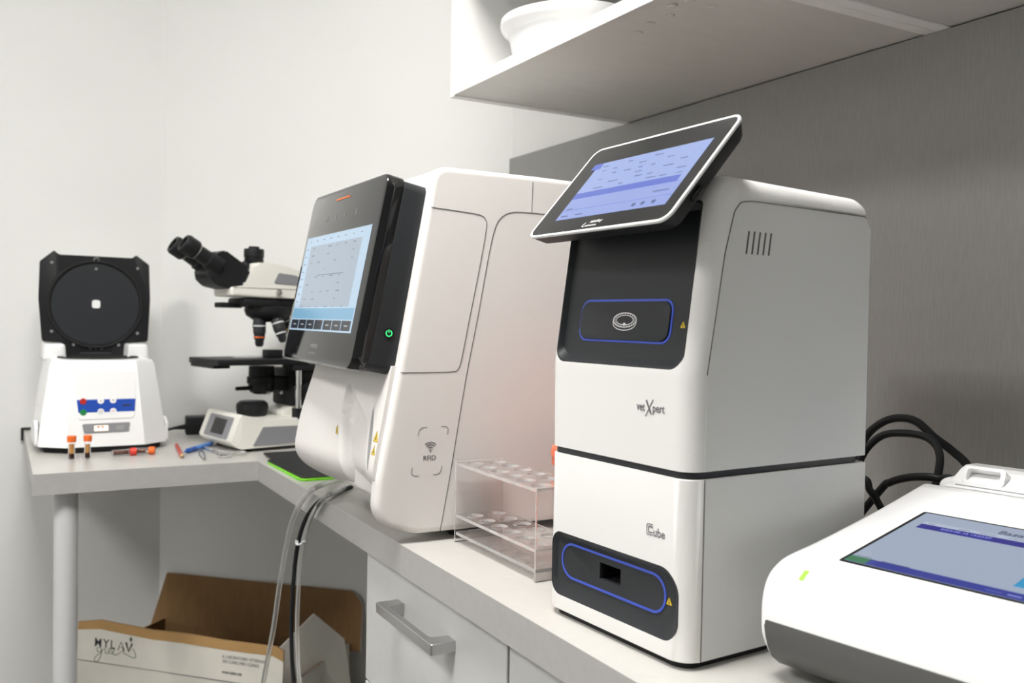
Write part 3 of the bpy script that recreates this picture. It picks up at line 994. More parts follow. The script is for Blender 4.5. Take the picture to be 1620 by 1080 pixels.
# ================================================================== CENTRIFUGE
def centrifuge():
    t = thing('centrifuge', 'white benchtop centrifuge with blue button strip and open black lid', 'centrifuge', (.199, 2.118, Z0), R(0.5))
    # black base
    def ring(hw, yf, yc, yb, ch, zz):
        return [V3(p) for p in ((-hw, yc, zz), (-hw + ch, yf, zz), (hw - ch, yf, zz), (hw, yc, zz), (hw, yb, zz), (-hw, yb, zz))]
    bm = bm_new()
    loft(bm, [ring(0.115, .012, .05, .325, .045, .0003), ring(0.121, .006, .045, .328, .045, .018)])
    obj('base', bm, 'black', t, smooth=0)
    # white housing: chamfered front, tapering upwards
    bm = bm_new()
    loft(bm, [ring(0.128, 0, .040, .332, .050, .0135), ring(0.125, 0.001, .042, .332, .050, .05), ring(0.105, .020, .060, .330, .042, .186), ring(0.100, .026, .064, .328, .040, .196)])
    es = [e for e in bm.edges if len(e.link_faces) == 2 and e.calc_face_angle(0) > .25]
    bmesh.ops.bevel(bm, geom=es, offset=.007, segments=3, profile=.5, affect='EDGES')
    obj('housing', bm, 'gloss_white', t)
    # side flare at the near left and right foot
    for s in (-1, 1):
        bm = bm_new()
        prof = rpoly([(.016, .012), (.018, .07), (.024, .058), (.026, .012)], .002, 2)
        pts = rpoly([(.05, .013), (.24, .013), (.24, .045), (.08, .066), (.05, .055)], .008, 3)
        prism(bm, pts, -.003, .003, frame((s * .1305, 0, 0), (0, 1, 0), (0, 0, 1)))
        obj('side_flare', bm, 'gloss_white', t)
    # rear shoulders either side of the hinge
    for s in (-1, 1):
        bm = bm_new()
        pts = rpoly([(s * .064, .188), (s * .113, .188), (s * .109, .226), (s * .067, .226)], .006, 4)
        c = prism(bm, pts, -.325, -.19, frame((0, 0, 0), (1, 0, 0), (0, 0, 1)))
        bevel_caps(bm, c, .006, 3)
        obj('shoulder', bm, 'gloss_white', t)
    obj('rear_bridge', rbox(-.068, .068, .27, .325, .19, .203, .003), 'gloss_white', t)
    bm = lathe(bm_new(), [(.085, .1945), (.085, .1985), (.075, .1985), (.074, .1965), (.0001, .1965)], (0, .165, 0), n=40)
    obj('chamber_rim', bm, 'rubber', t)
    # open lid
    fl = frame((.004, .262, 0), (1.0, 0, 0), (0, .03, 1))
    P = [(-.117, .417), (-.088, .4435), (-.078, .434), (.078, .433), (.087, .4405), (.116, .418), (.1185, .33), (.1135, .229), (.074, .227), (.070, .196), (-.068, .196), (-.072, .227), (-.112, .229), (-.1195, .33)]
    P = [(a * 1.025, b) for a, b in P]
    pts = rpoly(P, [.004, .003, .003, .003, .003, .004, .05, .008, .003, .002, .002, .003, .008, .05], 4)
    lid = obj('lid', plate(pts, -.012, .0, fl, .0015), 'black', t)
    bm = bm_new()
    pts2 = [(p[0] * .985, p[1] * .99 + .004) for p in pts]
    caps = prism(bm, pts2, -.045, -.0121, fl); bevel_caps(bm, [caps[0]], .012, 3)
    obj('lid_shell', bm, 'gloss_white', lid)
    cz = .3185
    bm = bm_new()
    tube(bm, [fl @ V3((a, b, .001)) for a, b in arc(0, cz, .102, 0, 355, 71)], .0042, 8, True)
    obj('seal_ring', bm, 'rubber', lid)
    obj('inner_disc', plate(arc(0, cz, .0965, 0, 356, 89), 0, .0012, fl, .0004, 1), 'charcoal', lid)
    bm = plate(rpoly([(-.009, cz - .009), (.009, cz - .009), (.009, cz + .010), (-.009, cz + .010)], .005, 4), .0012, .0022, fl)
    obj('peephole', bm, 'gloss_white', lid)
    for (x, zz) in ((-.095, .4145), (.0925, .408), (-.095, .2535), (.0925, .250), (-.048, .2225), (.050, .2220), (.0, .4035)):
        bm = lathe(bm_new(), [(.0034, 0), (.0034, .0012), (.0024, .002), (.0001, .002)], fl @ V3((x, zz, .0001)), (0, -1, 0), 14)
        obj('screw', bm, 'steel', lid)
    bm = bm_new(); tube(bm, [fl @ V3((a, b, .0015)) for a, b in arc(0, .424, .0052, 0, 345, 23)], .0016, 6, True)
    obj('latch_ring', bm, 'steel', lid)
    for x in (-.028, 0, .028):
        obj('screw', lathe(bm_new(), [(.0022, 0), (.0022, .001), (.0001, .0014)], fl @ V3((x * .45, .2135, .0001)), (0, -1, 0), 10), 'midgrey', lid)
    bm = lathe(bm_new(), [(.006, -.034), (.006, .034)], fl @ V3((0, .2, .003)), (1, 0, 0), 16)
    obj('hinge_pin', bm, 'black', lid)
    # ---- front controls on the sloping front
    ey = V3((0, .019 / .136, 1)).normalized()
    ff = frame((0, -.0003, .045), (1, 0, 0), (0, .019, .136))
    k = 1 / ey.z
    zz = lambda q: (q - .045) * k
    pm = rpoly([(-.060, zz(.173)), (.062, zz(.173)), (.056, zz(.072)), (-.054, zz(.072))], .006, 4)
    obj('membrane', plate(pm, 0, .0009, ff, .0004, 1), 'gloss_white', t)
    f1 = ff @ Matrix.Translation((0, 0, .0009))
    obj('blue_strip', plate([(-.0565, zz(.1135)), (.0595, zz(.1135)), (.0575, zz(.0865)), (-.0535, zz(.0865))], 0, .0003, f1), 'blue_mem', t, smooth=0)
    f2 = ff @ Matrix.Translation((0, 0, .0012))
    for x, q, m_ in ((-.044, .110, 'red_btn'), (-.044, .0870, 'green_btn'), (-.010, .1105, 'gloss_white'), (.0145, .1110, 'gloss_white'), (-.010, .0875, 'lampframe'), (.0145, .0880, 'gloss_white')):
        b = obj('button', plate(arc(x, zz(q), .0066, 0, 350, 27), 0, .0009, f2, .0003, 1), m_, t)
    f3 = ff @ Matrix.Translation((0, 0, .0022))
    tri = lambda x, q, s: [(x - .0017, zz(q) - s * .0013), (x + .0017, zz(q) - s * .0013), (x, zz(q) + s * .0019)]
    obj('arrow_mark', plate(tri(-.010, .1105, 1), 0, .0002, f3), 'ink', t, smooth=0)
    obj('arrow_mark', plate(tri(.0145, .1110, -1), 0, .0002, f3), 'ink', t, smooth=0)
    obj('square_mark', ribbon(bm_new(), rrect(-.0125, -.0078, zz(.0852), zz(.0898), .0006, 2), .0007, f3, .0002, True), 'midgrey', t, smooth=0)
    obj('dash_mark', ribbon(bm_new(), [(.0115, zz(.0882)), (.0175, zz(.0882))], .0012, f3, .0002), 'red_btn', t, smooth=0)
    obj('lock_slot', plate(rpoly([(.032, zz(.1015)), (.051, zz(.1015)), (.049, zz(.098)), (.034, zz(.098))], .001, 2), .0003, .0006, f1), 'ink', t, smooth=0)
    db = obj('readout_bar', plate(rpoly([(-.0465, zz(.0625)), (.0485, zz(.0635)), (.0455, zz(.0445)), (-.0430, zz(.0435))], .003, 3), 0, .0010, ff, .0003, 1), 'grey', t)
    f4 = ff @ Matrix.Translation((0, 0, .0010))
    obj('readout', plate(rrect(-.0230, .0045, zz(.0470), zz(.0585), .001, 2), 0, .0003, f4), 'disp_warm', db, smooth=0)
    obj('readout', plate(rrect(.0205, .0360, zz(.0480), zz(.0575), .001, 2), 0, .0003, f4), 'midgrey', db, smooth=0)
    for x in (-.017, -.009):
        obj('readout_mark', plate(rrect(x, x + .0045, zz(.0535), zz(.0570), .0008, 2), .0003, .0005, f4), 'red_btn', db, smooth=0)
    return t


centrifuge()

# ---- blood tubes in front of the centrifuge
def sample_tube(name, label, p, axis, capm, length, r, fills, group, side):
    ax = V3(axis).normalized()
    t = thing(name, label, 'blood tube', p, 0, group)
    bm = lathe(bm_new(), [(.0001, .0004), (r * .7, .0006), (r, r * .6), (r, length), (r * .86, length), (r * .86, r * .6), (r * .6, .0016), (.0001, .0014)], (0, 0, 0), ax, 24)
    obj('tube', bm, 'glass', t)
    for h0, h1, m_ in fills:
        bm = lathe(bm_new(), [(r * .82, h0), (r * .82, h1)], (0, 0, 0), ax, 20)
        obj('sample', bm, m_, t)
    bm = lathe(bm_new(), [(r * 1.30, length - .004), (r * 1.36, length - .003), (r * 1.42, length + .0075), (r * 1.30, length + .0085), (.0001, length + .0085)], (0, 0, 0), ax, 24)
    obj('cap', bm, capm, t)
    return t


G = 'capped blood tubes beside the centrifuge'
sample_tube('blood_tube', 'upright orange-capped blood tube with amber serum, by the worktop end', (.128, 2.040, Z0), (0, 0, 1), 'orange', .040, .0062, ((.003, .013, 'blood'), (.0131, .032, 'serum')), G, 0)
sample_tube('blood_tube', 'upright orange-capped blood tube with narrow serum column, nearer the lying tubes', (.157, 2.041, Z0), (.02, .02, 1), 'orange', .040, .0058, ((.003, .013, 'blood'), (.0131, .030, 'serum')), G, 0)
sample_tube('blood_tube', 'red-capped blood tube lying flat before the white centrifuge', (.203, 2.052, Z0 + .0085), (1, .02, 0), 'red', .040, .0059, ((.004, .034, 'blood2'),), G, 0)
sample_tube('blood_tube', 'orange-capped tube lying flat behind the red-capped one', (.246, 2.066, Z0 + .0085), (1, -.28, 0), 'orange', .036, .0059, ((.004, .026, 'blood2'),), G, 0)

# ================================================================== MICROSCOPE
def microscope():
    A = px_z(383, 713, Z0 + .005)
    t = thing('microscope', 'ivory and black trinocular microscope with tilted eyepieces', 'microscope', (A.x, A.y, Z0), R(11))
    # local: X = along the base to the rear, Y = across (0 near side .. .18 far side)
    yc = .09
    f = fxz(.18)
    base = rpoly([(-.026, .022), (-.004, .008), (.24, .008), (.24, .070), (.05, .070), (.004, .082), (-.004, .080)], [.006, .01, .01, .006, .02, .012, .004], 4)
    bm = bm_new(); c = prism(bm, base, 0, .18, f); bevel_caps(bm, c, .006, 3)
    b = obj('base', bm, 'ivory', t)
    for x in (.02, .21):
        for y in (.025, .155):
            obj('foot', lathe(bm_new(), [(.012, .0003), (.012, .0095)], (x, y, 0)), 'rubber', t)
    # grey side inlay
    fs = fxz(-.0002)
    inl = rpoly([(.024, .013), (.238, .013), (.238, .050), (.048, .054)], [.002, .002, .002, .003], 3)
    obj('side_inlay', plate(inl, 0, .0012, fs), 'grey', b, smooth=0)
    # front display on the sloped face
    ex = V3((0, -1, 0)); ey = V3((.022, 0, .058)).normalized()
    fd = frame(V3((-.0262, .165, .022)), ex, ey)
    obj('display_frame', plate(rrect(.012, .138, .006, .056, .004, 3), 0, .0012, fd), 'grey', b, smooth=0)
    obj('display_panel', plate(rrect(.045, .110, .014, .049, .002, 3), .0012, .002, fd), 'glass_black', b, smooth=0)
    # light collector
    bm = lathe(bm_new(), [(.030, .071), (.034, .076), (.036, .088), (.035, .098), (.028, .104), (.0001, .104)], (.063, yc, 0), n=32); obj('lamp_collector', bm, 'black', t)
    # arm
    arm = rpoly([(.165, .068), (.245, .068), (.250, .20), (.245, .345), (.17, .345), (.195, .30), (.20, .16), (.150, .095), (.115, .080), (.115, .070)], [.01, .01, .05, .02, .01, .03, .05, .03, .01, .002], 5)
    bm = bm_new(); c = prism(bm, arm, 0, .086, fxz(yc + .043)); bevel_caps(bm, c, .008, 3)
    obj('arm', bm, 'ivory', t)
    # focus block, rods and knobs
    obj('focus_block', rbox(.135, .205, yc - .050, yc + .050, .092, .178, .006), 'black', t)
    obj('focus_knob', lathe(bm_new(), [(.022, 0), (.022, .018), (.016, .02), (.016, .034), (.0001, .034)], (.172, yc - .050, .125), (0, -1, 0), 28), 'black', t)
    obj('focus_knob', lathe(bm_new(), [(.022, 0), (.022, .018), (.016, .02), (.016, .034), (.0001, .034)], (.172, yc + .050, .125), (0, 1, 0), 28), 'black', t)
    obj('stage_drive_rod', lathe(bm_new(), [(.0065, .088), (.0065, .188)], (.138, .012, 0), n=18), 'chrome', t)
    obj('stage_drive_knob', lathe(bm_new(), [(.012, .046), (.012, .066), (.014, .067), (.014, .090), (.0001, .090)], (.138, .012, 0), n=22), 'black', t)
    obj('rod_boss', rbox(.120, .19, .002, .06, .176, .1898, .003), 'black', t)
    obj('clamp_screw', lathe(bm_new(), [(.006, 0), (.006, .004), (.0001, .005)], (.148, yc - .0505, .135), (0, -1, 0), 14), 'steel', t)
    # stage
    bm = rbox(-.056, .16, .000, .165, .190, .203, .002); st = obj('stage', bm, 'black', t)
    obj('stage_edge', rbox(-.058, -.02, .02, .15, .183, .191, .002), 'black', st)
    obj('specimen_slide', box(bm_new(), .02, .096, .085, .111, .2032, .2044), 'glass', st, smooth=0)
    bm = bm_new(); ribbon(bm, [(.10, .07), (.085, .10), (.10, .135)], .006, Matrix.Translation((0, 0, .2032)), .003)
    obj('slide_clip', bm, 'steel', st, smooth=0)
    obj('slide_holder', rbox(.078, .118, .05, .075, .203, .222, .002), 'black', st)
    # condenser under the stage
    bm = lathe(bm_new(), [(.016, .119), (.026, .124), (.030, .132), (.030, .142), (.033, .144), (.033, .158), (.029, .160), (.029, .183), (.0001, .183)], (.085, yc, 0), n=32)
    cd = obj('condenser', bm, 'black', t)
    obj('condenser_lever', lathe(bm_new(), [(.005, 0), (.0045, .034), (.0001, .036)], (.052, yc - .01, .134), (-1, -.1, 0), 12), 'black', cd)
    obj('condenser_bracket', rbox(.10, .16, yc - .035, yc + .035, .128, .16, .004), 'black', t)
    for dx in (.0, .03):
        obj('condenser_screw', lathe(bm_new(), [(.004, 0), (.004, .012), (.0001, .013)], (.085 + dx, yc - .028, .127), (0, -1, -.3), 10), 'steel', cd)
    # nosepiece and objectives
    ax = V3((.25, 0, 1)).normalized()
    bm = lathe(bm_new(), [(.0001, .284), (.030, .285), (.050, .299), (.054, .310), (.053, .318), (.038, .326), (.0001, .326)], (.100, yc, 0), n=36)
    ns = obj('nosepiece', bm, 'black', t)
    obj('nosepiece_plate', rbox(.02, .17, yc - .045, yc + .045, .318, .338, .006), 'black', t)
    obj('filter_slider', rbox(-.022, .03, yc - .018, yc + .018, .315, .327, .003), 'black', t)
    def objective(name, o, d, l, band):
        bm = lathe(bm_new(), [(.0125, 0), (.0140, .004), (.0140, l * .55), (.0125, l * .57), (.0125, l * .72), (.010, l * .78), (.0095, l * .92), (.006, l), (.0001, l)], o, d, 24)
        ob = obj(name, bm, 'charcoal', ns)
        bm = lathe(bm_new(), [(.01275, l * .66), (.01275, l * .70)], o, d, 24, cap=False)
        obj('magnification_band', bm, band, ob)
        bm = lathe(bm_new(), [(.0142, l * .28), (.0142, l * .32)], o, d, 24, cap=False)
        obj('engraving', bm, 'white_print', ob)
    objective('objective', (.073, yc - .012, .296), (0, 0, -1), .068, 'orange')
    objective('objective', (.103, yc - .030, .300), (.20, -.30, -1), .064, 'lampframe')
    objective('objective', (.140, yc + .012, .302), (.55, .1, -1), .050, 'yellow')
    objective('objective', (.095, yc + .030, .298), (0, .5, -1), .046, 'red')
    # head
    head = rpoly([(-.010, .340), (.21, .338), (.262, .338), (.262, .362), (.21, .385), (.12, .412), (.085, .417), (.045, .417), (.022, .365), (-.012, .360)], [.006, .01, .01, .01, .05, .05, .02, .014, .012, .006], 4)
    bm = bm_new(); c = prism(bm, head, 0, .100, fxz(yc + .050)); bevel_caps(bm, c, .008, 3)
    hd = obj('head', bm, 'ivory', t)
    fs = fxz(yc - .0502)
    obj('head_badge', plate(rpoly([(.088, .372), (.19, .368), (.185, .378), (.14, .392), (.100, .396)], [.003, .003, .01, .02, .004], 4), 0, .0012, fs), 'grey', hd, smooth=0)
    obj('head_joint', ribbon(bm_new(), [(-.006, .3595), (.25, .3595)], .0012, fs, .0005), 'seam', hd, smooth=0)
    obj('head_clamp_knob', lathe(bm_new(), [(.0055, 0), (.0065, .002), (.0065, .010), (.0001, .012)], (.098, yc - .050, .352), (0, -1, 0), 18), 'chrome', hd)
    # camera port
    bm = lathe(bm_new(), [(.0195, .413), (.0215, .416), (.0215, .428), (.0205, .4285), (.0205, .430), (.0225, .431), (.0225, .447), (.0215, .450), (.012, .450), (.012, .4555), (.0001, .4555)], (.063, yc, 0), n=36)
    obj('camera_port', bm, 'black', hd)
    # binocular housing
    d = V3((-.115, 0, .070)).normalized()
    prof = rpoly([(.034, .372), (.036, .402), (-.022, .4405), (-.040, .4330), (-.062, .384), (-.040, .362), (.006, .353)], [.012, .012, .008, .01, .012, .03, .02], 5)
    bm = bm_new(); c = prism(bm, prof, 0, .084, fxz(yc + .042)); bevel_caps(bm, c, .011, 4)
    bn = obj('binocular_housing', bm, 'black', t)
    obj('housing_joint', lathe(bm_new(), [(.034, 0), (.034, .014)], (.030, yc, .388), (1, 0, -.25), 28), 'black', bn)
    for s, hgt in ((-1, 0), (1, 0)):
        o = V3((-.030, yc + s * .031, .4030))
        bm = lathe(bm_new(), [(.0205, 0), (.0205, .030), (.0175, .032), (.0165, .060), (.0205, .063), (.0215, .066), (.0215, .088), (.0190, .094), (.014, .094), (.0135, .088), (.0001, .088)], o, d, 30)
        e = obj('eyepiece', bm, 'black', t)
        obj('eyepiece_ring', lathe(bm_new(), [(.0168, .0585), (.0176, .0585), (.0176, .0605), (.0168, .0605)], o, d, 24, cap=False), 'midgrey', e)
    return t


microscope()

# power brick
t = thing('power_brick', 'black power adapter brick lying behind the microscope base', 'power adapter', (.455, 2.372, Z0), R(-6))
obj('case', rbox(-.05, .055, -.028, .028, .0005, .044, .003), 'black', t)
obj('strain_relief', lathe(bm_new(), [(.007, 0), (.0055, .012), (.0035, .026), (.0001, .026)], (-.050, 0, .018), (-1, 0, -.1), 14), 'rubber', t)
bm = tube(bm_new(), smooth_path([(-.074, 0, .0155), (-.10, .004, .010), (-.113, .03, .006), (-.118, .07, .005), (-.12, .12, .005), (-.12, .17, .005)], 6), .0034, 8)
obj('cable', bm, 'black', t)

# pencil, pen, scissors, tweezers
def stick(name, label, cat, p0, p1, segs):
    p0 = V3(p0); p1 = V3(p1); d = (p1 - p0); L = d.length; d.normalize()
    t = thing(name, label, cat, p0)
    for nm, h0, r0, h1, r1, m_, n in segs:
        obj(nm, lathe(bm_new(), [(r0, h0 * L), (r1, h1 * L)], (0, 0, 0), d, n), m_, t, smooth=0 if n < 10 else 35)
    return t


stick('pencil', 'red pencil lying on the worktop beside the centrifuge', 'pencil', (.348, 2.150, Z0 + .0045), (.330, 1.966, Z0 + .0045),
      (('shaft', 0, .0042, .90, .0042, 'pencil', 6), ('sharpened_wood', .9, .0042, .985, .0012, 'wood', 12), ('lead', .985, .0012, 1., .0004, 'ink', 8)))
stick('pen', 'blue plastic pen lying by the scissors under the microscope', 'pen', (.345, 2.030, Z0 + .006), (.424, 2.140, Z0 + .006),
      (('tip', 0, .0015, .10, .0040, 'pen_dark', 14), ('grip', .10, .0052, .36, .0055, 'pen_dark', 16), ('barrel', .36, .0050, .95, .0050, 'pen', 16), ('end_plug', .95, .0045, 1., .003, 'pen_dark', 14)))
t = thing('surgical_scissors', 'steel surgical scissors with two finger loops near the blue pen', 'scissors', (.400, 2.02, Z0))
tip = V3((-.008, .088, .003)); j = V3((.004, .005, .004))
for (lx, ly), zz in (((.012, -.068), .003), ((.046, -.046), .006)):
    c = V3((lx, ly, zz))
    bm = tube(bm_new(), smooth_path([tip + V3((0, 0, zz - .003)), (tip + j) / 2 + V3((0, 0, zz - .003)), j + V3((0, 0, zz - .004)), (j + c) / 2 + V3((.001, 0, 0)), c + (j - c).normalized() * .011], 5), [.0008] * 3 + [.0022] * 15 + [.0019] * 3, 8)
    obj('blade_and_shank', bm, 'chrome', t)
    bm = tube(bm_new(), [c + V3((.0135 * cos(a), .0105 * sin(a), 0)) for a in [2 * pi * k / 28 for k in range(28)]], .0022, 8, True)
    obj('finger_loop', bm, 'chrome', t)
obj('pivot_screw', lathe(bm_new(), [(.003, 0), (.003, .0085), (.0001, .009)], (j.x, j.y, 0.0003), (0, 0, 1), 14), 'steel', t)
t = thing('tweezers', 'thin steel tweezers lying beside the surgical scissors', 'tweezers', (.378, 2.01, Z0))
for s in (-1, 1):
    bm = tube(bm_new(), smooth_path([(.010, .082, .0025), (.003 + s * .004, .03, .0025), (-.004 + s * .0045, -.02, .0025), (-.010 + s * .0006, -.078, .0025)], 5), .0018, 6)
    obj('arm', bm, 'steel', t)
obj('joint', rbox(.006, .014, .078, .090, .0005, .0045, .001, 1), 'steel', t)

# black pad with green edging
t = thing('document_pad', 'flat black pad with lime green edging beside the blood analyzer', 'pad', (.58, 1.78, Z0))
pts = rpoly([(.480, 1.622), (.70, 1.622), (.70, 1.800), (.700, 1.955), (.492, 1.955), (.490, 1.868), (.4735, 1.845)], [.012, .02, 0, .02, .006, .01, .012], 4)
obj('cover', plate(pts, Z0 + .0032, Z0 + .0062, ID, .0006, 1), 'black', t, world=True, smooth=0)
pts = rpoly([(.475, 1.616), (.705, 1.616), (.705, 1.850), (.4725, 1.850)], [.014, .02, .02, .012], 5)
obj('green_edging', plate(pts, Z0 + .0004, Z0 + .0042, ID, .0012, 2), 'lime', t, world=True)

# ================================================================== ACRYLIC RACK
def rack():
    x0, x1, y0, y1 = .534, .606, .885, 1.099
    t = thing('tube_rack', 'clear acrylic test tube rack with two rows of holes', 'rack', ((x0 + x1) / 2, (y0 + y1) / 2, Z0))
    for ya, yb in ((y0, y0 + .0035), (y1 - .0035, y1)):
        obj('end_plate', rbox(x0, x1, ya, yb, Z0 + .0004, Z0 + .1085, .0004, 1), 'acrylic', t, world=True, smooth=0)
    for z, holes in ((.1035, True), (.0340, True), (.0105, False)):
        bm = box(bm_new(), x0 + .001, x1 - .001, y0 + .0036, y1 - .0036, Z0 + z, Z0 + z + .004)
        pl = obj('rack_shelf', bm, 'acrylic', t, world=True, smooth=0)
        if holes:
            for r_ in range(2):
                for k in range(6):
                    cx = x0 + .019 + r_ * .034; cy = y0 + .022 + k * .0340
                    c = lathe(bm_new(), [(.0120, Z0 + z - .01), (.0120, Z0 + z + .02)], (cx, cy, 0), n=22)
                    c.transform(ROOTM[t.name].inverted())
                    cut(pl, c)
    for ch in t.children:
        me = ch.data
        me.materials.append(W['acrylic_glint'])
        ax = 1 if ch.name.startswith('end_plate') else 2
        for pg in me.polygons:
            pg.material_index = 0 if abs(pg.normal[ax]) > .7 else 1
    return t


rack()

# orange-red bin behind the cube
t = thing('waste_bin', 'orange-red plastic bin standing between the two white analyzers', 'bin', (.699, .980, Z0))
bm = lathe(bm_new(), [(.0001, .0005), (.056, .0005), (.059, .004), (.0705, .110), (.074, .112), (.074, .122), (.069, .122), (.0675, .112), (.056, .008), (.0001, .006)], n=44)
obj('bin_body', bm, 'bin', t)
obj('bin_lid', lathe(bm_new(), [(.074, .1225), (.0755, .124), (.074, .134), (.043, .142), (.0001, .142)], n=44), 'bin', t)

# ================================================================== BLACK CABLES by the splashback
def cable(label, pts, r, name='power_cable'):
    P = [px_x(*q) if q[0] > 5 else V3(q) for q in pts]
    P = [V3((p.x, p.y, max(p.z, Z0 + r + .0003))) for p in P]
    P = [V3((p.x, min(p.y, 1.08), max(p.z, Z0 + r + .0003))) for p in smooth_path(P, 8)]
    bm = tube(bm_new(), P, r, 10)
    return tag(obj(name, bm, 'black'), label, 'cable', 'black cables behind the cube analyzer')


cable('thick black cable arching high against the grey splashback', [(.93, .90, Z0 + .0053), (.945, .86, Z0 + .03), (1336, 775, .957), (1347, 735, .96), (1372, 688, .97), (1400, 666, .975), (1428, 661, .98), (1452, 668, .985), (1476, 690, .99), (1505, 712, 1.0), (1532, 738, 1.005), (1570, 800, 1.0), (.99, .56, Z0 + .0053)], .0050)
cable('black cable looping back down below the high arch', [(.915, .89, Z0 + .0049), (.925, .855, Z0 + .022), (1350, 762, .934), (1359, 732, .936), (1374, 706, .94), (1398, 688, .945), (1430, 685, .95), (1462, 690, .955), (1480, 703, .955), (1487, 722, .95), (1485, 745, .945), (1478, 775, .94), (1470, 800, .93)], .0046)
cable('black cable lying in a low curve on the worktop', [(.905, .80, Z0 + .0049), (1390, 778, .915), (1408, 763, .915), (1432, 756, .915), (1456, 754, .915), (1482, 757, .92), (1510, 775, .925), (.93, .66, Z0 + .0049)], .0046)
cable('black cable slanting down beside the cube analyzer', [(.83, .90, Z0 + .0045), (.838, .85, Z0 + .05), (.855, .79, Z0 + .092), (1360, 757, .87), (1376, 775, .87), (1388, 793, .875), (1402, 828, .88), (.90, .69, Z0 + .0045)], .0042)

# ================================================================== CLEAR TUBING from the blood analyzer
def tubing(pts, r, m_, label, name):
    P = [V3(p) for p in pts]
    return tag(obj(name, tube(bm_new(), smooth_path(P, 8), r, 12), m_), label, 'tubing')


def hang(px):
    return [px_x(x, y, X) for x, y, X in px]


tubing([px_z(545, 758, Z0 + .0062), px_z(525, 763, Z0 + .0062)] + hang([(500, 771, .4600), (480, 788, .452), (463, 822, .446), (452, 868, .444), (443, 920, .442), (434, 985, .442), (424, 1040, .442), (416, 1085, .442), (405, 1180, .445)]),
       .0046, 'pvc', 'clear plastic tubing hanging over the worktop edge, without the black cable', 'clear_tubing')
tubing([px_z(566, 766, Z0 + .0052), px_z(546, 772, Z0 + .0052)] + hang([(520, 782, .4600), (502, 800, .452), (488, 828, .446), (478, 870, .444), (473, 920, .442), (470, 985, .442), (471, 1040, .442), (474, 1085, .442), (478, 1180, .445)]),
       .0036, 'pvc', 'thin clear plastic tubing tied to the black cable', 'clear_tubing')
tubing([px_z(556, 770, Z0 + .0046), px_z(534, 777, Z0 + .0046)] + hang([(513, 787, .4600), (494, 804, .4510), (479, 832, .4430), (469, 873, .4390), (464, 923, .436), (461, 988, .435), (462, 1043, .435), (465, 1088, .435), (466, 1180, .436)]),
       .0036, 'black', 'black cable hanging over the worktop edge beside clear tubing', 'drain_cable')
p = px_x(475, 857, .4420)
bm = tube(bm_new(), [p + V3((.0, .0100 * cos(a), .0055 * sin(a) * .6)) + V3((.0062 * sin(a), 0, 0)) for a in [2 * pi * k / 20 for k in range(20)]], .0014, 6, True)
box(bm, p.x - .008, p.x - .004, p.y - .002, p.y + .003, p.z - .002, p.z + .003)
tag(obj('cable_tie', bm, 'gloss_white'), 'white cable tie around the black cable and clear tubing', 'cable tie')

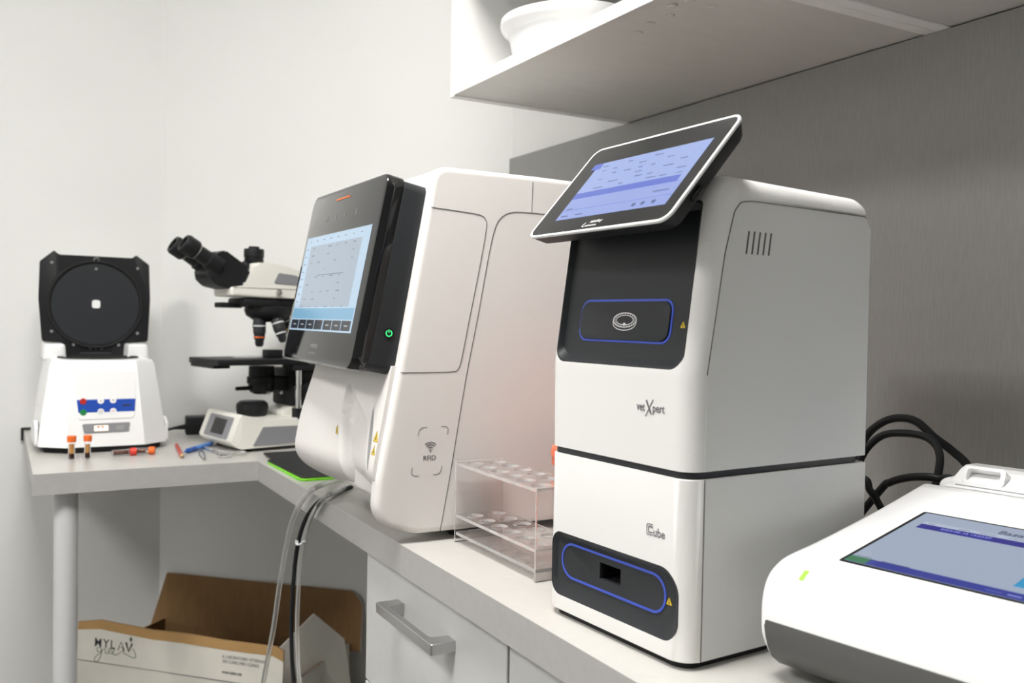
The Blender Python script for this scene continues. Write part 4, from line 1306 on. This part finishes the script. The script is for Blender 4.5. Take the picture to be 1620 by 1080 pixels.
# ================================================================== CARDBOARD BOX
def cardboard_box():
    tv = V3((.697, -.717, 0)); nv = V3((-.717, -.697, 0))
    t = thing('cardboard_box', 'open white and brown cardboard box printed MYLAV green under the worktop', 'box', (.38, 2.6, 0), math.atan2(tv.y, tv.x))
    # local X along the diagonal wall, local -Y away from the wall
    H = .392
    xa, xb, yb, yf = .045, .588, -.035, -.350
    th = .004
    def wall_(name, pts, fr, m_out, m_in, h=th):
        bm = bm_new()
        prism(bm, pts, 0, h, fr)
        bm.faces.ensure_lookup_table(); bm.normal_update()
        zdir = (fr.to_3x3() @ V3((0, 0, 1))).normalized()
        for f in bm.faces:
            f.normal_update()
            f.material_index = 0 if f.normal.dot(zdir) > .5 else 1
        bmesh.ops.recalc_face_normals(bm, faces=bm.faces[:])
        return obj(name, bm, None, t, smooth=0, mats=[m_out, m_in])
    front = lambda o: frame(o, (1, 0, 0), (0, 0, 1))              # normal -Y
    back = lambda o: frame(o, (-1, 0, 0), (0, 0, 1))             # normal +Y
    right = lambda o: frame(o, (0, 1, 0), (0, 0, 1))             # normal +X
    left = lambda o: frame(o, (0, -1, 0), (0, 0, 1))
    Wx = xb - xa; D = yb - yf
    wall_('front_panel', [(0, .0005), (Wx, .0005), (Wx, H), (0, H)], front((xa, yf + th, 0)), 'card_white', 'card_in')
    wall_('back_panel', [(0, .0005), (Wx, .0005), (Wx, H - .012), (0, H - .012)], back((xb, yb - th, 0)), 'card_white', 'card_in')
    wall_('side_panel', [(th, .0005), (D - th, .0005), (D - th, H), (th, H)], right((xb - th, yf, 0)), 'card_white', 'card_in')
    wall_('side_panel', [(th, .0005), (D - th, .0005), (D - th, H), (th, H)], left((xa + th, yb, 0)), 'card_white', 'card_in')
    obj('bottom_panel', box(bm_new(), xa + th, xb - th, yf + th, yb - th, .0005, .0045), 'card_in', t, smooth=0)
    # upright front flap: white print below a torn brown band
    ff = frame((xa, yf + .002, H), (1, 0, 0), V3((0, .06, 1)))
    top = [(Wx - .004, .083), (Wx - .022, .0905), (Wx - .15, .0895), (Wx - .26, .0930), (Wx - .34, .0905), (.10, .0955), (.062, .0975), (.0, .0870)]
    fl = wall_('front_flap', [(0, .001), (Wx - .004, .001)] + top, ff, 'card_white', 'card_in', .0035)
    lowb = [(0, .0690), (.062, .0765), (.10, .0745), (Wx - .34, .0690), (Wx - .26, .0705), (Wx - .15, .0680), (Wx - .03, .0690), (Wx - .004, .0600)]
    obj('torn_band', plate(lowb + top, .0036, .0044, ff), 'card', fl, smooth=0)
    obj('crease', ribbon(bm_new(), [(0, 0), (.2, .001), (Wx, -.001)], .0022, frame((xa, yf - .0004, H), (1, 0, 0), (0, 0, 1)), .0006), 'softink', t, smooth=0)
    f2 = ff @ Matrix.Translation((0, 0, .0038))
    # printed logo: MYLAV with script green
    text('lettering', 'MYL', .0275, f2 @ Matrix.Translation((.047, .0360, 0)), fl, 'ink', bold=.0002, space=1.22)
    bm = bm_new()
    ribbon(bm, [(.113, .0350), (.121, .0540), (.1300, .0350)], .0020, f2, .0004)
    ribbon(bm, [(.1215, .0420), (.1265, .0400), (.1280, .0345)], .0016, f2, .0004)
    ribbon(bm, [(.134, .0545), (.1425, .0350), (.1510, .0535)], .0046, f2, .0004)
    obj('lettering', bm, 'ink', fl, smooth=0)
    bm = bm_new()
    script = [(.068, .026), (.064, .031), (.057, .029), (.056, .023), (.062, .020), (.068, .025), (.067, .012), (.058, -.002), (.050, .0), (.052, .008), (.066, .019), (.076, .030), (.079, .026), (.078, .021), (.083, .019),
              (.090, .024), (.094, .030), (.090, .032), (.087, .026), (.090, .020), (.097, .021), (.104, .029), (.100, .032), (.097, .026), (.101, .020), (.110, .019), (.121, .027), (.127, .030), (.131, .024), (.137, .023), (.150, .019), (.160, .018), (.162, .024), (.157, .033), (.152, .038)]
    ribbon(bm, [(q.x, q.y) for q in smooth_path([(a, b + .004, 0) for a, b in script], 5)], .0011, f2, .0004)
    prism(bm, rpoly([(.146, .056), (.151, .060), (.149, .070), (.143, .064)], .002, 3), 0, .0004, f2)
    obj('script_lettering', bm, 'greenink', fl, smooth=0)
    text('lettering', 'IL LABORATORIO VETERINARIO', .0098, f2 @ Matrix.Translation((.388, .0505, 0)), fl, 'softink', sx=.83, bold=.0001)
    text('lettering', 'DEI CLINICI PER I CLINICI', .0098, f2 @ Matrix.Translation((.388, .0400, 0)), fl, 'softink', sx=.83, bold=.0001)
    text('lettering', 'www.mylav.net', .0098, f2 @ Matrix.Translation((.388, .0170, 0)), fl, 'ink', sx=.83, bold=.0002)
    # upright back flap against the wall
    fb = frame((xa - .045, -.0305, H - .025), (1, 0, 0), V3((0, .14, 1)))
    W2 = .615
    wall_('back_flap', rpoly([(.0, .0), (W2, .0), (W2 - .004, .118), (W2 - .03, .146), (.035, .140)], [0, 0, .03, .03, .006], 5), fb, 'card_in', 'card_white', .004)
    # side flap on the right, folded up and in: pale sheet with a torn brown patch
    q = [V3((.588, -.335, .39)), V3((.588, -.05, .39)), V3((.575, -.055, .448)), V3((.520, -.075, .500)), V3((.520, -.24, .462))]
    fr_ = frame((.592, -.20, .30), V3((.35, .94, 0)), V3((-.22, 0, 1)))
    wall_('side_flap', [(-.125, -.09), (.095, -.09), (.105, .125), (.030, .205), (-.125, .135)], fr_, 'card_white', 'card_white', .004)
    # outside patch faces the viewer on the -normal side
    obj('torn_patch', plate([(.03, -.09), (.062, -.09), (.060, .040), (.052, .060), (.030, .030)], -.0008, -.0001, fr_), 'card', t, smooth=0)
    return t


cardboard_box()
